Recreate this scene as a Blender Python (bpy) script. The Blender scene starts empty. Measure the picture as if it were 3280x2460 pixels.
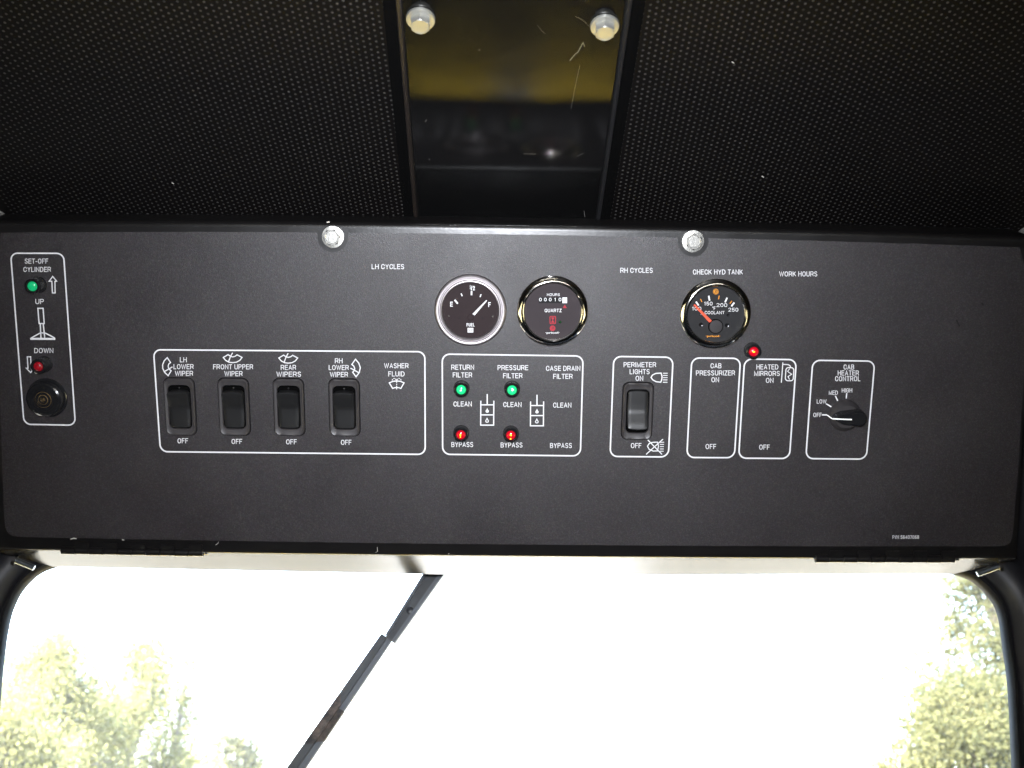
import bpy, bmesh, math, random
import numpy as np
from mathutils import Vector, Matrix

random.seed(4)
RNG = np.random.default_rng(7)
C = bpy.context.scene.collection
scn = bpy.context.scene

# ------------------------------------------------------------------ camera
PITCH, ROLL, FPX = 26.0, 0.75, 3190.0
CAM = Vector((0, 0, 2.6))
RC = Matrix.Rotation(math.radians(90 + PITCH), 3, 'X') @ Matrix.Rotation(math.radians(ROLL), 3, 'Z')
cd = bpy.data.cameras.new('camera')
cam = bpy.data.objects.new('camera', cd)
C.objects.link(cam)
cam.matrix_world = Matrix.Translation(CAM) @ RC.to_4x4()
cd.sensor_width = 36
cd.lens = 36 * FPX / 3280
cd.clip_start = 0.02
cd.clip_end = 2000
cd.dof.use_dof = True
cd.dof.focus_distance = 0.86
cd.dof.aperture_fstop = 11
scn.camera = cam

# ------------------------------------------------------------------ light
SUN_DIR = Vector((-0.55, -0.34, 0.80)).normalized()      # towards the sun
w = bpy.data.worlds.new('World')
scn.world = w
w.use_nodes = True
nt = w.node_tree
sky = nt.nodes.new('ShaderNodeTexSky')
sky.sky_type = 'NISHITA'
sky.sun_disc = False
sky.sun_elevation = math.asin(SUN_DIR.z)
sky.sun_rotation = math.atan2(SUN_DIR.x, SUN_DIR.y)
sky.dust_density = 2.5
sky.air_density = 1.2
nt.links.new(sky.outputs[0], nt.nodes['Background'].inputs[0])
nt.nodes['Background'].inputs[1].default_value = 0.15

sd = bpy.data.lights.new('sun', 'SUN')
sd.energy = 3.8
sd.angle = math.radians(0.5)
sd.color = (1, 0.95, 0.86)
so = bpy.data.objects.new('sun', sd)
C.objects.link(so)
so.rotation_euler = SUN_DIR.to_track_quat('Z', 'Y').to_euler()

fd = bpy.data.lights.new('camera_flash', 'SPOT')          # the flash that lit the photograph
fd.energy = 2.1
fd.shadow_soft_size = 0.012
fd.spot_size = math.radians(78)
fd.spot_blend = 1.0
fd.color = (0.90, 0.93, 1.0)
fo = bpy.data.objects.new('camera_flash', fd)
C.objects.link(fo)
fo.matrix_world = Matrix.Translation(CAM + RC @ Vector((-0.015, 0.045, 0.0))) @ RC.to_4x4()

vs = scn.view_settings
scn.display_settings.display_device = 'sRGB'
vs.view_transform = 'Standard'
vs.look = 'None'
vs.exposure = 4.65
vs.gamma = 1
vs.use_curve_mapping = False
scn.cycles.max_bounces = 8
scn.cycles.transparent_max_bounces = 16
scn.cycles.sample_clamp_indirect = 0
scn.cycles.caustics_reflective = True

# ------------------------------------------------------------------ geometry of the place
def ray(px, py):
    return (RC @ Vector(((px - 1640) / FPX, -(py - 1230) / FPX, -1))).normalized()

class Plane:
    """A real plane of the cab with its own axes (u, v in the plane, n towards the viewer)."""
    def __init__(s, o, u, v):
        s.o, s.u, s.v = Vector(o), Vector(u).normalized(), Vector(v).normalized()
        s.n = s.u.cross(s.v)
        s.m = Matrix((s.u, s.v, s.n)).transposed()
    def hit(s, px, py, h=0.0):                      # local (u, v, h)
        d = ray(px, py)
        t = ((s.o + s.n * h) - CAM).dot(s.n) / d.dot(s.n)
        p = CAM + d * t - s.o
        return Vector((p.dot(s.u), p.dot(s.v), h))
    def world(s, l):
        return s.o + s.m @ Vector(l)
    def mat(s, l=(0, 0, 0)):
        return Matrix.Translation(s.world(l)) @ s.m.to_4x4()

LEAN = math.radians(PITCH + 12)
PN = Plane(CAM + RC @ Vector((0, 0, -0.846)), (1, 0, 0), (0, -math.sin(LEAN), math.cos(LEAN)))
MM = 0.001

# ceiling: level, hanging a little above the console's top edge
_t = PN.world(PN.hit(1640, 712))
CE = Plane((0, _t.y, _t.z + 0.027), (1, 0, 0), (0, -1, 0))   # n points down
# windscreen plane: upright, a few centimetres beyond the console
_b = PN.world(PN.hit(1640, 1786))
_r = ray(1640, 1843)
YW = CAM.y + _r.y * ((_b.z - CAM.z) / _r.z)
WS = Plane((0, YW, CAM.z), (1, 0, 0), (0, 0, 1))         # n = -Y, towards the driver

# ------------------------------------------------------------------ materials
def mat(name, base=(0.5, 0.5, 0.5), rough=0.5, metal=0.0, spec=0.5, emit=None, estr=0.0, coat=0.0):
    m = bpy.data.materials.new(name)
    m.use_nodes = True
    b = m.node_tree.nodes['Principled BSDF']
    b.inputs['Base Color'].default_value = (*base, 1)
    b.inputs['Roughness'].default_value = rough
    b.inputs['Metallic'].default_value = metal
    b.inputs['Specular IOR Level'].default_value = spec
    if coat:
        b.inputs['Coat Weight'].default_value = coat
        b.inputs['Coat Roughness'].default_value = 0.08
    if emit:
        b.inputs['Emission Color'].default_value = (*emit, 1)
        b.inputs['Emission Strength'].default_value = estr
    return m

def node(m, t, **k):
    n = m.node_tree.nodes.new(t)
    for a, v in k.items():
        setattr(n, a, v)
    return n

def noise(m, scale, detail=2.0, rough=0.5, coord='Object', vec=None):
    n = node(m, 'ShaderNodeTexNoise')
    n.inputs['Scale'].default_value = scale
    n.inputs['Detail'].default_value = detail
    n.inputs['Roughness'].default_value = rough
    if vec is None:
        tc = node(m, 'ShaderNodeTexCoord')
        vec = tc.outputs[coord]
    m.node_tree.links.new(vec, n.inputs['Vector'])
    return n

def ramp(m, src, stops):
    r = node(m, 'ShaderNodeValToRGB')
    els = r.color_ramp.elements
    while len(els) < len(stops):
        els.new(0.5)
    for e, (p, c) in zip(els, stops):
        e.position = p
        e.color = (*c, 1) if len(c) == 3 else c
    m.node_tree.links.new(src, r.inputs[0])
    return r

def colour(m, out):
    m.node_tree.links.new(out, m.node_tree.nodes['Principled BSDF'].inputs['Base Color'])

def bump(m, src, strength, dist):
    b = node(m, 'ShaderNodeBump')
    b.inputs['Strength'].default_value = strength
    b.inputs['Distance'].default_value = dist
    m.node_tree.links.new(src, b.inputs['Height'])
    m.node_tree.links.new(b.outputs[0], m.node_tree.nodes['Principled BSDF'].inputs['Normal'])
    return b

def rough_from(m, src, lo, hi):
    r = node(m, 'ShaderNodeMapRange')
    r.inputs['To Min'].default_value = lo
    r.inputs['To Max'].default_value = hi
    m.node_tree.links.new(src, r.inputs['Value'])
    m.node_tree.links.new(r.outputs[0], m.node_tree.nodes['Principled BSDF'].inputs['Roughness'])

M = {}
# textured polycarbonate overlay: fine grain, faint speckle
m = M['overlay'] = mat('black_textured_overlay', (0.03, 0.03, 0.032), 0.5, spec=0.55)
n1 = noise(m, 900, 3, 0.7)
r1 = ramp(m, n1.outputs['Fac'], [(0.25, (0.005, 0.0037, 0.0038)), (0.5, (0.0158, 0.0133, 0.0147)), (0.75, (0.046, 0.039, 0.0425))])
n1c = noise(m, 700, 2, 0.6)
mx = node(m, 'ShaderNodeMix', data_type='RGBA', blend_type='OVERLAY')
mx.inputs['Factor'].default_value = 0.55
m.node_tree.links.new(r1.outputs[0], mx.inputs['A'])
m.node_tree.links.new(n1c.outputs['Color'], mx.inputs['B'])
colour(m, mx.outputs['Result'])
nb = noise(m, 1500, 2, 0.6)
bump(m, nb.outputs['Fac'], 0.7, 0.0003)
n2 = noise(m, 9, 4, 0.6)
rough_from(m, n2.outputs['Fac'], 0.26, 0.63)
# semi gloss black enamel on steel
m = M['enamel'] = mat('black_enamel_steel', (0.005, 0.0045, 0.0045), 0.3, spec=0.5)
n = noise(m, 260, 3, 0.6); bump(m, n.outputs['Fac'], 0.12, 0.0006)
n = noise(m, 40, 4, 0.65); rough_from(m, n.outputs['Fac'], 0.22, 0.42)
# polished black plate on the ceiling
m = M['plate'] = mat('gloss_black_plate', (0.0025, 0.0025, 0.0025), 0.12, spec=0.75)
n = noise(m, 30, 5, 0.65); rough_from(m, n.outputs['Fac'], 0.09, 0.16)
n = noise(m, 700, 2, 0.5); bump(m, n.outputs['Fac'], 0.03, 0.0003)
M['trim'] = mat('dark_brown_plastic_trim', (0.012, 0.008, 0.006), 0.5)
M['black_plastic'] = mat('black_moulded_plastic', (0.030, 0.027, 0.028), 0.42)
n = noise(M['black_plastic'], 500, 2, 0.5); bump(M['black_plastic'], n.outputs['Fac'], 0.10, 0.0003)
M['rocker'] = mat('black_rocker_plastic', (0.009, 0.009, 0.0093), 0.42, spec=0.38)
n = noise(M['rocker'], 600, 2, 0.5); bump(M['rocker'], n.outputs['Fac'], 0.10, 0.0003)
M['shiny_plastic'] = mat('glossy_black_plastic', (0.010, 0.010, 0.011), 0.14)
M['cavity'] = mat('dark_cavity', (0.0015, 0.0015, 0.0015), 0.9, spec=0.02)  # near-black; also carries painted shadow rims and recess shade
M['print'] = mat('white_screen_print', (0.66, 0.66, 0.68), 0.6, spec=0.2)
M['white_mark'] = mat('white_dial_print', (0.82, 0.82, 0.82), 0.6, spec=0.2)
M['orange_mark'] = mat('orange_dial_print', (0.75, 0.30, 0.03), 0.6, spec=0.2)
M['red_mark'] = mat('red_dial_print', (0.42, 0.035, 0.05), 0.6, spec=0.2)
M['black_mark'] = mat('black_dial_print', (0.01, 0.01, 0.01), 0.6, spec=0.2)
M['needle_red'] = mat('orange_red_needle', (0.85, 0.09, 0.03), 0.5)
M['dial_brown'] = mat('dark_brown_dial', (0.024, 0.014, 0.015), 0.7, spec=0.25)
M['dial_grey'] = mat('charcoal_dial', (0.020, 0.020, 0.021), 0.7, spec=0.25)
M['dial_plum'] = mat('plum_grey_dial', (0.042, 0.033, 0.036), 0.7, spec=0.25)
M['chrome'] = mat('chrome', (0.85, 0.82, 0.77), 0.09, metal=1)
n = noise(M['chrome'], 60, 2, 0.5); bump(M['chrome'], n.outputs['Fac'], 0.05, 0.002)
M['satin_steel'] = mat('satin_steel_ring', (0.30, 0.275, 0.28), 0.42, metal=0.9)
n = noise(M['satin_steel'], 400, 3, 0.6); bump(M['satin_steel'], n.outputs['Fac'], 0.2, 0.0003)
M['zinc'] = mat('zinc_plated_steel', (0.72, 0.71, 0.66), 0.27, metal=1.0)
n = noise(M['zinc'], 350, 4, 0.6); bump(M['zinc'], n.outputs['Fac'], 0.25, 0.0004)
M['stud'] = mat('dull_zinc_stud', (0.20, 0.22, 0.24), 0.35, metal=0.9)
M['rubber'] = mat('black_rubber', (0.008, 0.008, 0.009), 0.7, spec=0.2)
m = M['pillar'] = mat('dark_grey_moulding', (0.012, 0.012, 0.015), 0.5)
n = noise(m, 300, 3, 0.6); bump(m, n.outputs['Fac'], 0.12, 0.0005)
M['shell'] = mat('dark_cab_lining', (0.006, 0.005, 0.0045), 0.8, spec=0.2)
m = M['shelf'] = mat('glossy_enamel_shelf', (0.02, 0.019, 0.018), 0.2, spec=0.05)
n = noise(m, 14, 3, 0.5); rough_from(m, n.outputs['Fac'], 0.14, 0.28)
M['scratch'] = mat('bare_scratch', (0.30, 0.29, 0.27), 0.4, metal=0.5)
M['lint'] = mat('pale_lint', (0.5, 0.48, 0.45), 0.8)
# LED lenses
def lens(name, base, emit, estr):
    mm = mat(name, base, 0.12, spec=0.6, emit=emit, estr=estr, coat=0.5)
    return mm
M['led_green'] = lens('lit_green_lens', (0.02, 0.45, 0.16), (0.0, 0.60, 0.18), 0.035)
M['led_red'] = lens('red_lens', (0.34, 0.003, 0.010), (0.7, 0.0, 0.02), 0.018)
M['led_red_dim'] = lens('dim_red_lens', (0.22, 0.006, 0.012), (0.4, 0.0, 0.01), 0.0035)
M['led_green_dim'] = lens('dim_green_lens', (0.01, 0.36, 0.13), (0.0, 0.5, 0.18), 0.010)
M['filament_amber'] = lens('glowing_amber_filament', (0.9, 0.35, 0.02), (1.0, 0.33, 0.01), 0.32)
M['filament_white'] = lens('glowing_pale_filament', (0.6, 0.95, 0.5), (0.62, 1.0, 0.45), 0.09)
# glass: a clear pane with its real mirror reflection
def glass(name, tint=(1, 1, 1), gloss=1.0, rough=0.0):
    mm = bpy.data.materials.new(name)
    mm.use_nodes = True
    t = mm.node_tree
    t.nodes.remove(t.nodes['Principled BSDF'])
    tr = t.nodes.new('ShaderNodeBsdfTransparent'); tr.inputs[0].default_value = (*tint, 1)
    gl = t.nodes.new('ShaderNodeBsdfGlossy'); gl.inputs['Roughness'].default_value = rough
    gl.inputs['Color'].default_value = (gloss, gloss, gloss, 1)
    fr = t.nodes.new('ShaderNodeFresnel'); fr.inputs[0].default_value = 1.5
    mi = t.nodes.new('ShaderNodeMixShader')
    t.links.new(fr.outputs[0], mi.inputs[0]); t.links.new(tr.outputs[0], mi.inputs[1]); t.links.new(gl.outputs[0], mi.inputs[2])
    t.links.new(mi.outputs[0], t.nodes['Material Output'].inputs['Surface'])
    return mm
M['windscreen'] = glass('windscreen_glass', (0.96, 0.98, 0.97), 0.9)
M['gauge_glass'] = glass('gauge_glass', (0.97, 0.97, 0.97), 1.0, 0.03)
# perforated headliner: hex grid of small holes, backing foam shows pale
P_ = 0.0050
m = M['headliner'] = mat('black_perforated_vinyl', (0.005, 0.004, 0.004), 0.6, spec=0.06)
tc = node(m, 'ShaderNodeTexCoord')
sep = node(m, 'ShaderNodeSeparateXYZ')
m.node_tree.links.new(tc.outputs['Object'], sep.inputs[0])
def mth(op, a, b=None, c=None):
    n = node(m, 'ShaderNodeMath', operation=op)
    for i, v in enumerate((a, b, c)):
        if v is None: continue
        if isinstance(v, (int, float)): n.inputs[i].default_value = v
        else: m.node_tree.links.new(v, n.inputs[i])
    return n.outputs[0]
def cell(off):
    hx, hy = P_ * math.sqrt(3), P_
    a = mth('SUBTRACT', mth('MODULO', mth('ADD', sep.outputs[0], 50 * hx + off * hx / 2), hx), hx / 2)
    b = mth('SUBTRACT', mth('MODULO', mth('ADD', sep.outputs[1], 400 * hy + off * hy / 2), hy), hy / 2)
    return mth('SQRT', mth('ADD', mth('MULTIPLY', a, a), mth('MULTIPLY', b, b)))
dd = mth('MINIMUM', cell(0), cell(1))
mask = node(m, 'ShaderNodeMapRange', interpolation_type='SMOOTHSTEP')
m.node_tree.links.new(dd, mask.inputs['Value'])
mask.inputs['From Min'].default_value = 0.00070
mask.inputs['From Max'].default_value = 0.00105
mask.inputs['To Min'].default_value = 1
mask.inputs['To Max'].default_value = 0
nz = noise(m, 230, 2, 0.5)
rr = ramp(m, nz.outputs['Fac'], [(0.3, (0.020, 0.019, 0.018)), (0.7, (0.068, 0.065, 0.062))])
mx = node(m, 'ShaderNodeMix', data_type='RGBA')
m.node_tree.links.new(mask.outputs[0], mx.inputs['Factor'])
mx.inputs['A'].default_value = (0.0022, 0.0017, 0.0016, 1)
m.node_tree.links.new(rr.outputs[0], mx.inputs['B'])
colour(m, mx.outputs['Result'])
# wiper bar: a mottled brown reflection painted into a stretch of its colour
m = M['wiper'] = mat('weathered_black_wiper_steel', (0.026, 0.026, 0.031), 0.42)
n = noise(m, 120, 3, 0.6); bump(m, n.outputs['Fac'], 0.15, 0.0006)
M['wiper_side'] = mat('grey_wiper_flange', (0.075, 0.077, 0.092), 0.4)
m = M['wiper_reflection'] = mat('brown_reflection_on_wiper', (0.09, 0.06, 0.05), 0.7)
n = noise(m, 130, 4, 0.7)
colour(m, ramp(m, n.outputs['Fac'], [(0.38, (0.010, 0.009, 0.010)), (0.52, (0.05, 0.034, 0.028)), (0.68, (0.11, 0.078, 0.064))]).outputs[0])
M['zinc_dull'] = mat('dull_zinc_plated_steel', (0.46, 0.46, 0.43), 0.4, metal=0.75)
n = noise(M['zinc_dull'], 350, 4, 0.6); bump(M['zinc_dull'], n.outputs['Fac'], 0.25, 0.0004)
# outside
m = M['ground'] = mat('pale_gravel_yard', (0.18, 0.17, 0.13), 0.95, spec=0.1)
n = noise(m, 0.35, 6, 0.65)
colour(m, ramp(m, n.outputs['Fac'], [(0.3, (0.12, 0.112, 0.09)), (0.5, (0.175, 0.165, 0.14)), (0.72, (0.23, 0.222, 0.195))]).outputs[0])
def leafmat(name, a, b, c):
    mm = mat(name, b, 0.75, spec=0.04)
    nn = noise(mm, 1.1, 5, 0.65)
    rp = ramp(mm, nn.outputs['Fac'], [(0.32, a), (0.52, b), (0.7, c)])
    colour(mm, rp.outputs[0])
    t = mm.node_tree
    tl = t.nodes.new('ShaderNodeBsdfTranslucent')
    t.links.new(rp.outputs[0], tl.inputs[0])
    mi = t.nodes.new('ShaderNodeMixShader'); mi.inputs[0].default_value = 0.5
    t.links.new(t.nodes['Principled BSDF'].outputs[0], mi.inputs[1]); t.links.new(tl.outputs[0], mi.inputs[2])
    t.links.new(mi.outputs[0], t.nodes['Material Output'].inputs['Surface'])
    return mm
M['leaf_pale'] = leafmat('pale_yellow_green_leaves', (0.10, 0.102, 0.038), (0.155, 0.152, 0.062), (0.21, 0.202, 0.095))
M['leaf_olive'] = leafmat('olive_green_leaves', (0.03, 0.036, 0.018), (0.075, 0.076, 0.034), (0.13, 0.123, 0.06))
m = M['bark'] = mat('grey_brown_bark', (0.12, 0.10, 0.08), 0.9)
n = noise(m, 12, 5, 0.7)
colour(m, ramp(m, n.outputs['Fac'], [(0.35, (0.06, 0.05, 0.04)), (0.65, (0.17, 0.145, 0.115))]).outputs[0])

# ------------------------------------------------------------------ builders
def link(name, verts, faces, material, parent=None, mw=None, smooth=None):
    me = bpy.data.meshes.new(name)
    me.from_pydata([tuple(v) for v in verts], [], faces)
    me.update()
    if material: me.materials.append(material)
    if smooth is not None:
        me.polygons.foreach_set('use_smooth', [True] * len(me.polygons))
        me.set_sharp_from_angle(angle=math.radians(smooth))
    o = bpy.data.objects.new(name, me)
    C.objects.link(o)
    if parent: o.parent = parent
    if mw is not None: o.matrix_world = mw
    return o

def tag(o, label=None, cat=None, group=None, kind=None):
    if label: o['label'] = label
    if cat: o['category'] = cat
    if group: o['group'] = group
    if kind: o['kind'] = kind
    return o

def thing(name, label, cat, mw, group=None):
    o = bpy.data.objects.new(name, None)
    o.empty_display_size = 0.02
    C.objects.link(o)
    o.matrix_world = mw
    return tag(o, label, cat, group)

def copy_tree(o, parent=None):
    c = o.copy(); C.objects.link(c)
    if parent: c.parent = parent
    for ch in [x for x in bpy.data.objects if x.parent == o]:
        copy_tree(ch, c)
    return c

def lathe(name, prof, material, parent, seg=64, off=(0, 0, 0), smooth=32, cap=False):
    """prof: list of (radius, height) in mm, from outside in."""
    V, F = [], []
    n = len(prof)
    for i in range(seg):
        a = 2 * math.pi * i / seg
        for r, z in prof:
            V.append((off[0] + r * MM * math.cos(a), off[1] + r * MM * math.sin(a), off[2] + z * MM))
    for i in range(seg):
        j = (i + 1) % seg
        for k in range(n - 1):
            F.append((i * n + k, j * n + k, j * n + k + 1, i * n + k + 1))
    if cap:
        F.append([i * n + n - 1 for i in range(seg)])
    return link(name, V, F, material, parent, smooth=smooth)

def loft(name, loops, material, parent=None, cap0=False, cap1=False, smooth=35, closed=True, mw=None):
    V, F = [], []
    n = len(loops[0])
    for L in loops: V += [tuple(p) for p in L]
    for a in range(len(loops) - 1):
        for i in range(n if closed else n - 1):
            j = (i + 1) % n
            F.append((a * n + i, a * n + j, (a + 1) * n + j, (a + 1) * n + i))
    if cap0: F.append(list(range(n))[::-1])
    if cap1: F.append([(len(loops) - 1) * n + i for i in range(n)])
    return link(name, V, F, material, parent, mw=mw, smooth=smooth)

def rrect(w_, h_, r, z, bow=0.0, seg=6, oy=0.0):
    """rounded rectangle loop in mm; bow pushes the short ends outwards."""
    P = []
    for cx, cy, a0 in ((w_ / 2 - r, h_ / 2 - r, 0), (-w_ / 2 + r, h_ / 2 - r, 90), (-w_ / 2 + r, -h_ / 2 + r, 180), (w_ / 2 - r, -h_ / 2 + r, 270)):
        for i in range(seg + 1):
            a = math.radians(a0 + 90 * i / seg)
            P.append((cx + r * math.cos(a), cy + r * math.sin(a)))
        if a0 in (0, 180):                           # points along the short end
            s = 1 if a0 == 0 else -1
            for q in (0.5, 0.0, -0.5):
                P.append((s * q * (w_ - 2 * r), s * h_ / 2))
    out = []
    for x, y in P:
        k = 1 - (2 * x / w_) ** 2
        out.append(((x) * MM, (y + oy + math.copysign(bow * k, y) * (1 if abs(y) > h_ / 2 - r * 1.01 else 0)) * MM, z * MM))
    return out

def box(name, size, loc, material, parent=None, mw=None, bev=0.0):
    bm = bmesh.new()
    bmesh.ops.create_cube(bm, size=1)
    for v in bm.verts:
        v.co = Vector((v.co.x * size[0] + loc[0], v.co.y * size[1] + loc[1], v.co.z * size[2] + loc[2]))
    if bev:
        bmesh.ops.bevel(bm, geom=bm.edges[:], offset=bev, segments=2, affect='EDGES', profile=0.5)
    me = bpy.data.meshes.new(name)
    bm.to_mesh(me); bm.free()
    me.materials.append(material)
    me.polygons.foreach_set('use_smooth', [True] * len(me.polygons))
    me.set_sharp_from_angle(angle=math.radians(35))
    o = bpy.data.objects.new(name, me); C.objects.link(o)
    if parent: o.parent = parent
    if mw is not None: o.matrix_world = mw
    return o

# printed marks: strokes and lettering lying on a plane, given where they stand on it
def ribbon(pts, wpx, closed=False):
    pts = [Vector(p) for p in pts]
    n = len(pts)
    L, R = [], []
    for i, p in enumerate(pts):
        a = pts[i - 1] if (i > 0 or closed) else None
        b = pts[(i + 1) % n] if (i < n - 1 or closed) else None
        d1 = (p - a).normalized() if a is not None else None
        d2 = (b - p).normalized() if b is not None else None
        if d1 is None: d1 = d2
        if d2 is None: d2 = d1
        t = (d1 + d2)
        t = t.normalized() if t.length > 1e-6 else d1
        nn = Vector((-t.y, t.x))
        k = 1 / max(0.45, nn.dot(Vector((-d1.y, d1.x))))
        ext = Vector((0, 0))
        L.append(p + nn * wpx / 2 * k); R.append(p - nn * wpx / 2 * k)
    return L, R

def strokes(name, plane, items, material, parent, root_l, h, wpx=3.4):
    """items: (points, closed[, width]) in photo-plane coordinates -> one flat mesh."""
    V, F = [], []
    for it in items:
        pts, closed = it[0], it[1]
        ww = it[2] if len(it) > 2 else wpx
        if closed == 'fill':
            b = len(V)
            V += [plane.hit(x, y, h) - root_l for x, y in pts]
            F.append(list(range(b, len(V))))
            continue
        L, R = ribbon(pts, ww, closed)
        b = len(V); n = len(pts)
        for l, r in zip(L, R):
            V.append(plane.hit(l.x, l.y, h) - root_l); V.append(plane.hit(r.x, r.y, h) - root_l)
        for i in range(n if closed else n - 1):
            j = (i + 1) % n
            F.append((b + 2 * i, b + 2 * i + 1, b + 2 * j + 1, b + 2 * j))
    o = link(name, V, F, material, parent)
    bm = bmesh.new(); bm.from_mesh(o.data)
    bmesh.ops.triangulate(bm, faces=[f for f in bm.faces if len(f.verts) > 4])
    for f in bm.faces:
        if f.normal.z < 0: f.normal_flip()
    bm.to_mesh(o.data); bm.free()
    return o

def strokes_each(name, plane, items, *a, **k):
    for it in items:
        strokes(name, plane, [it], *a, **k)

def round_outline(tl, tr, br, bl, r, seg=7):
    P = [Vector(p) for p in (tl, tr, br, bl)]
    out = []
    for i in range(4):
        p, a, b = P[i], P[i - 1], P[(i + 1) % 4]
        da, db = (a - p).normalized(), (b - p).normalized()
        s, e = p + da * r, p + db * r
        for k in range(seg + 1):
            t = k / seg
            # quadratic-ish circular corner
            th = t * math.pi / 2
            out.append(p + da * r * (1 - math.sin(th)) + db * r * (1 - math.cos(th)))
    return out

def lettering(name, body, cx, cy, wpx, hpx, plane, h, material, parent, root_l, bold=0.018, shear=0.0, rot=0.0):
    cu = bpy.data.curves.new('lettering_curve', 'FONT')
    cu.body = body
    cu.size = 1
    cu.offset = bold
    cu.shear = shear
    cu.resolution_u = 3
    t = bpy.data.objects.new('lettering_curve', cu)
    C.objects.link(t)
    dg = bpy.context.evaluated_depsgraph_get()
    me = bpy.data.meshes.new_from_object(t.evaluated_get(dg))
    bpy.data.objects.remove(t); bpy.data.curves.remove(cu)
    co = np.array([v.co[:] for v in me.vertices])
    mn, mxx = co.min(0), co.max(0)
    q = (co - (mn + mxx) / 2) / np.maximum(mxx - mn, 1e-6)
    c, s = math.cos(rot), math.sin(rot)
    for v, (a, b, _) in zip(me.vertices, q):
        x, y = a * wpx, -b * hpx
        v.co = plane.hit(cx + x * c - y * s, cy + x * s + y * c, h) - root_l
    me.name = name
    me.materials.clear(); me.materials.append(material)
    o = bpy.data.objects.new(name, me); C.objects.link(o); o.parent = parent
    return o

# condensed sans lettering drawn as strokes: (advance width, polylines) on a unit box
O_ = [(.5, 1), (.25, .96), (.07, .8), (0, .5), (.07, .2), (.25, .04), (.5, 0), (.75, .04), (.93, .2), (1, .5), (.93, .8), (.75, .96), (.5, 1)]
C_ = [(1, .70), (.92, .88), (.74, .98), (.5, 1), (.25, .96), (.07, .8), (0, .5), (.07, .2), (.25, .04), (.5, 0), (.74, .02), (.92, .12), (1, .31)]
P_top = [(0, 0), (0, 1), (.65, 1), (.92, .92), (1, .73), (.92, .54), (.65, .45), (0, .45)]
S_ = [(.95, .80), (.86, .93), (.66, 1), (.36, 1), (.12, .91), (.04, .74), (.14, .59), (.84, .43), (.97, .27), (.9, .09), (.66, 0), (.34, 0), (.12, .08), (.03, .2)]
GL = {'A': (.68, [[(0, 0), (.5, 1), (1, 0)], [(.2, .32), (.8, .32)]]),
      'B': (.63, [[(0, 0), (0, 1), (.62, 1), (.88, .92), (.94, .76), (.85, .6), (.6, .53), (0, .53)], [(.6, .53), (.9, .45), (1, .27), (.92, .08), (.64, 0), (0, 0)]]),
      'C': (.66, [C_]), 'D': (.66, [[(0, 0), (0, 1), (.5, 1), (.82, .9), (1, .64), (1, .36), (.82, .1), (.5, 0), (0, 0)]]),
      'E': (.58, [[(1, 1), (0, 1), (0, 0), (1, 0)], [(0, .53), (.92, .53)]]), 'F': (.55, [[(0, 0), (0, 1), (1, 1)], [(0, .51), (.86, .51)]]),
      'G': (.69, [C_[:-1] + [(1, .2), (1, .46), (.56, .46)]]), 'H': (.66, [[(0, 0), (0, 1)], [(1, 0), (1, 1)], [(0, .53), (1, .53)]]),
      'I': (.16, [[(.5, 0), (.5, 1)]]), 'K': (.66, [[(0, 0), (0, 1)], [(.96, 1), (0, .36)], [(.36, .6), (1, 0)]]), 'L': (.53, [[(0, 1), (0, 0), (1, 0)]]),
      'M': (.78, [[(0, 0), (0, 1), (.5, .05), (1, 1), (1, 0)]]), 'N': (.66, [[(0, 0), (0, 1), (1, 0), (1, 1)]]), 'O': (.71, [O_]), 'P': (.61, [P_top]),
      'Q': (.71, [O_, [(.58, .26), (1, -.04)]]), 'R': (.66, [P_top, [(.58, .45), (.85, .3), (1, 0)]]), 'S': (.62, [S_]), 'T': (.60, [[(0, 1), (1, 1)], [(.5, 1), (.5, 0)]]),
      'U': (.65, [[(0, 1), (0, .3), (.1, .09), (.34, 0), (.66, 0), (.9, .09), (1, .3), (1, 1)]]), 'V': (.66, [[(0, 1), (.5, 0), (1, 1)]]),
      'W': (.94, [[(0, 1), (.26, 0), (.5, .95), (.74, 0), (1, 1)]]), 'X': (.64, [[(0, 0), (1, 1)], [(0, 1), (1, 0)]]), 'Y': (.64, [[(0, 1), (.5, .43), (1, 1)], [(.5, .43), (.5, 0)]]),
      'Z': (.58, [[(0, 1), (1, 1), (0, 0), (1, 0)]]), '0': (.56, [O_]), '1': (.34, [[(0, .78), (.7, 1), (.7, 0)]]),
      '2': (.56, [[(0, .74), (.12, .93), (.4, 1), (.75, .97), (.97, .8), (.9, .58), (0, 0), (1, 0)]]),
      '4': (.58, [[(.76, 0), (.76, 1), (0, .3), (1, .3)]]), '5': (.56, [[(.94, 1), (.16, 1), (.06, .52), (.4, .62), (.78, .58), (1, .36), (.94, .14), (.66, 0), (.3, .01), (0, .2)]]),
      '6': (.56, [[(.95, .82), (.72, 1), (.36, .98), (.1, .78), (0, .4), (.1, .12), (.4, 0), (.75, .03), (1, .22), (1, .4), (.8, .58), (.42, .58), (.05, .4)]]),
      '7': (.56, [[(0, 1), (1, 1), (.36, 0)]]), '8': (.56, [[(.5, 1), (.12, .93), (.06, .74), (.2, .57), (.8, .46), (1, .27), (.88, .06), (.5, 0), (.12, .06), (0, .27), (.2, .46), (.8, .57), (.94, .74), (.88, .93), (.5, 1)]]),
      '/': (.36, [[(0, -.02), (1, 1.02)]]), '-': (.34, [[(0, .4), (1, .4)]]), '\u00b0': (.26, [[(.5, 1), (0, .86), (.5, .72), (1, .86), (.5, 1)]])}

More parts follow.
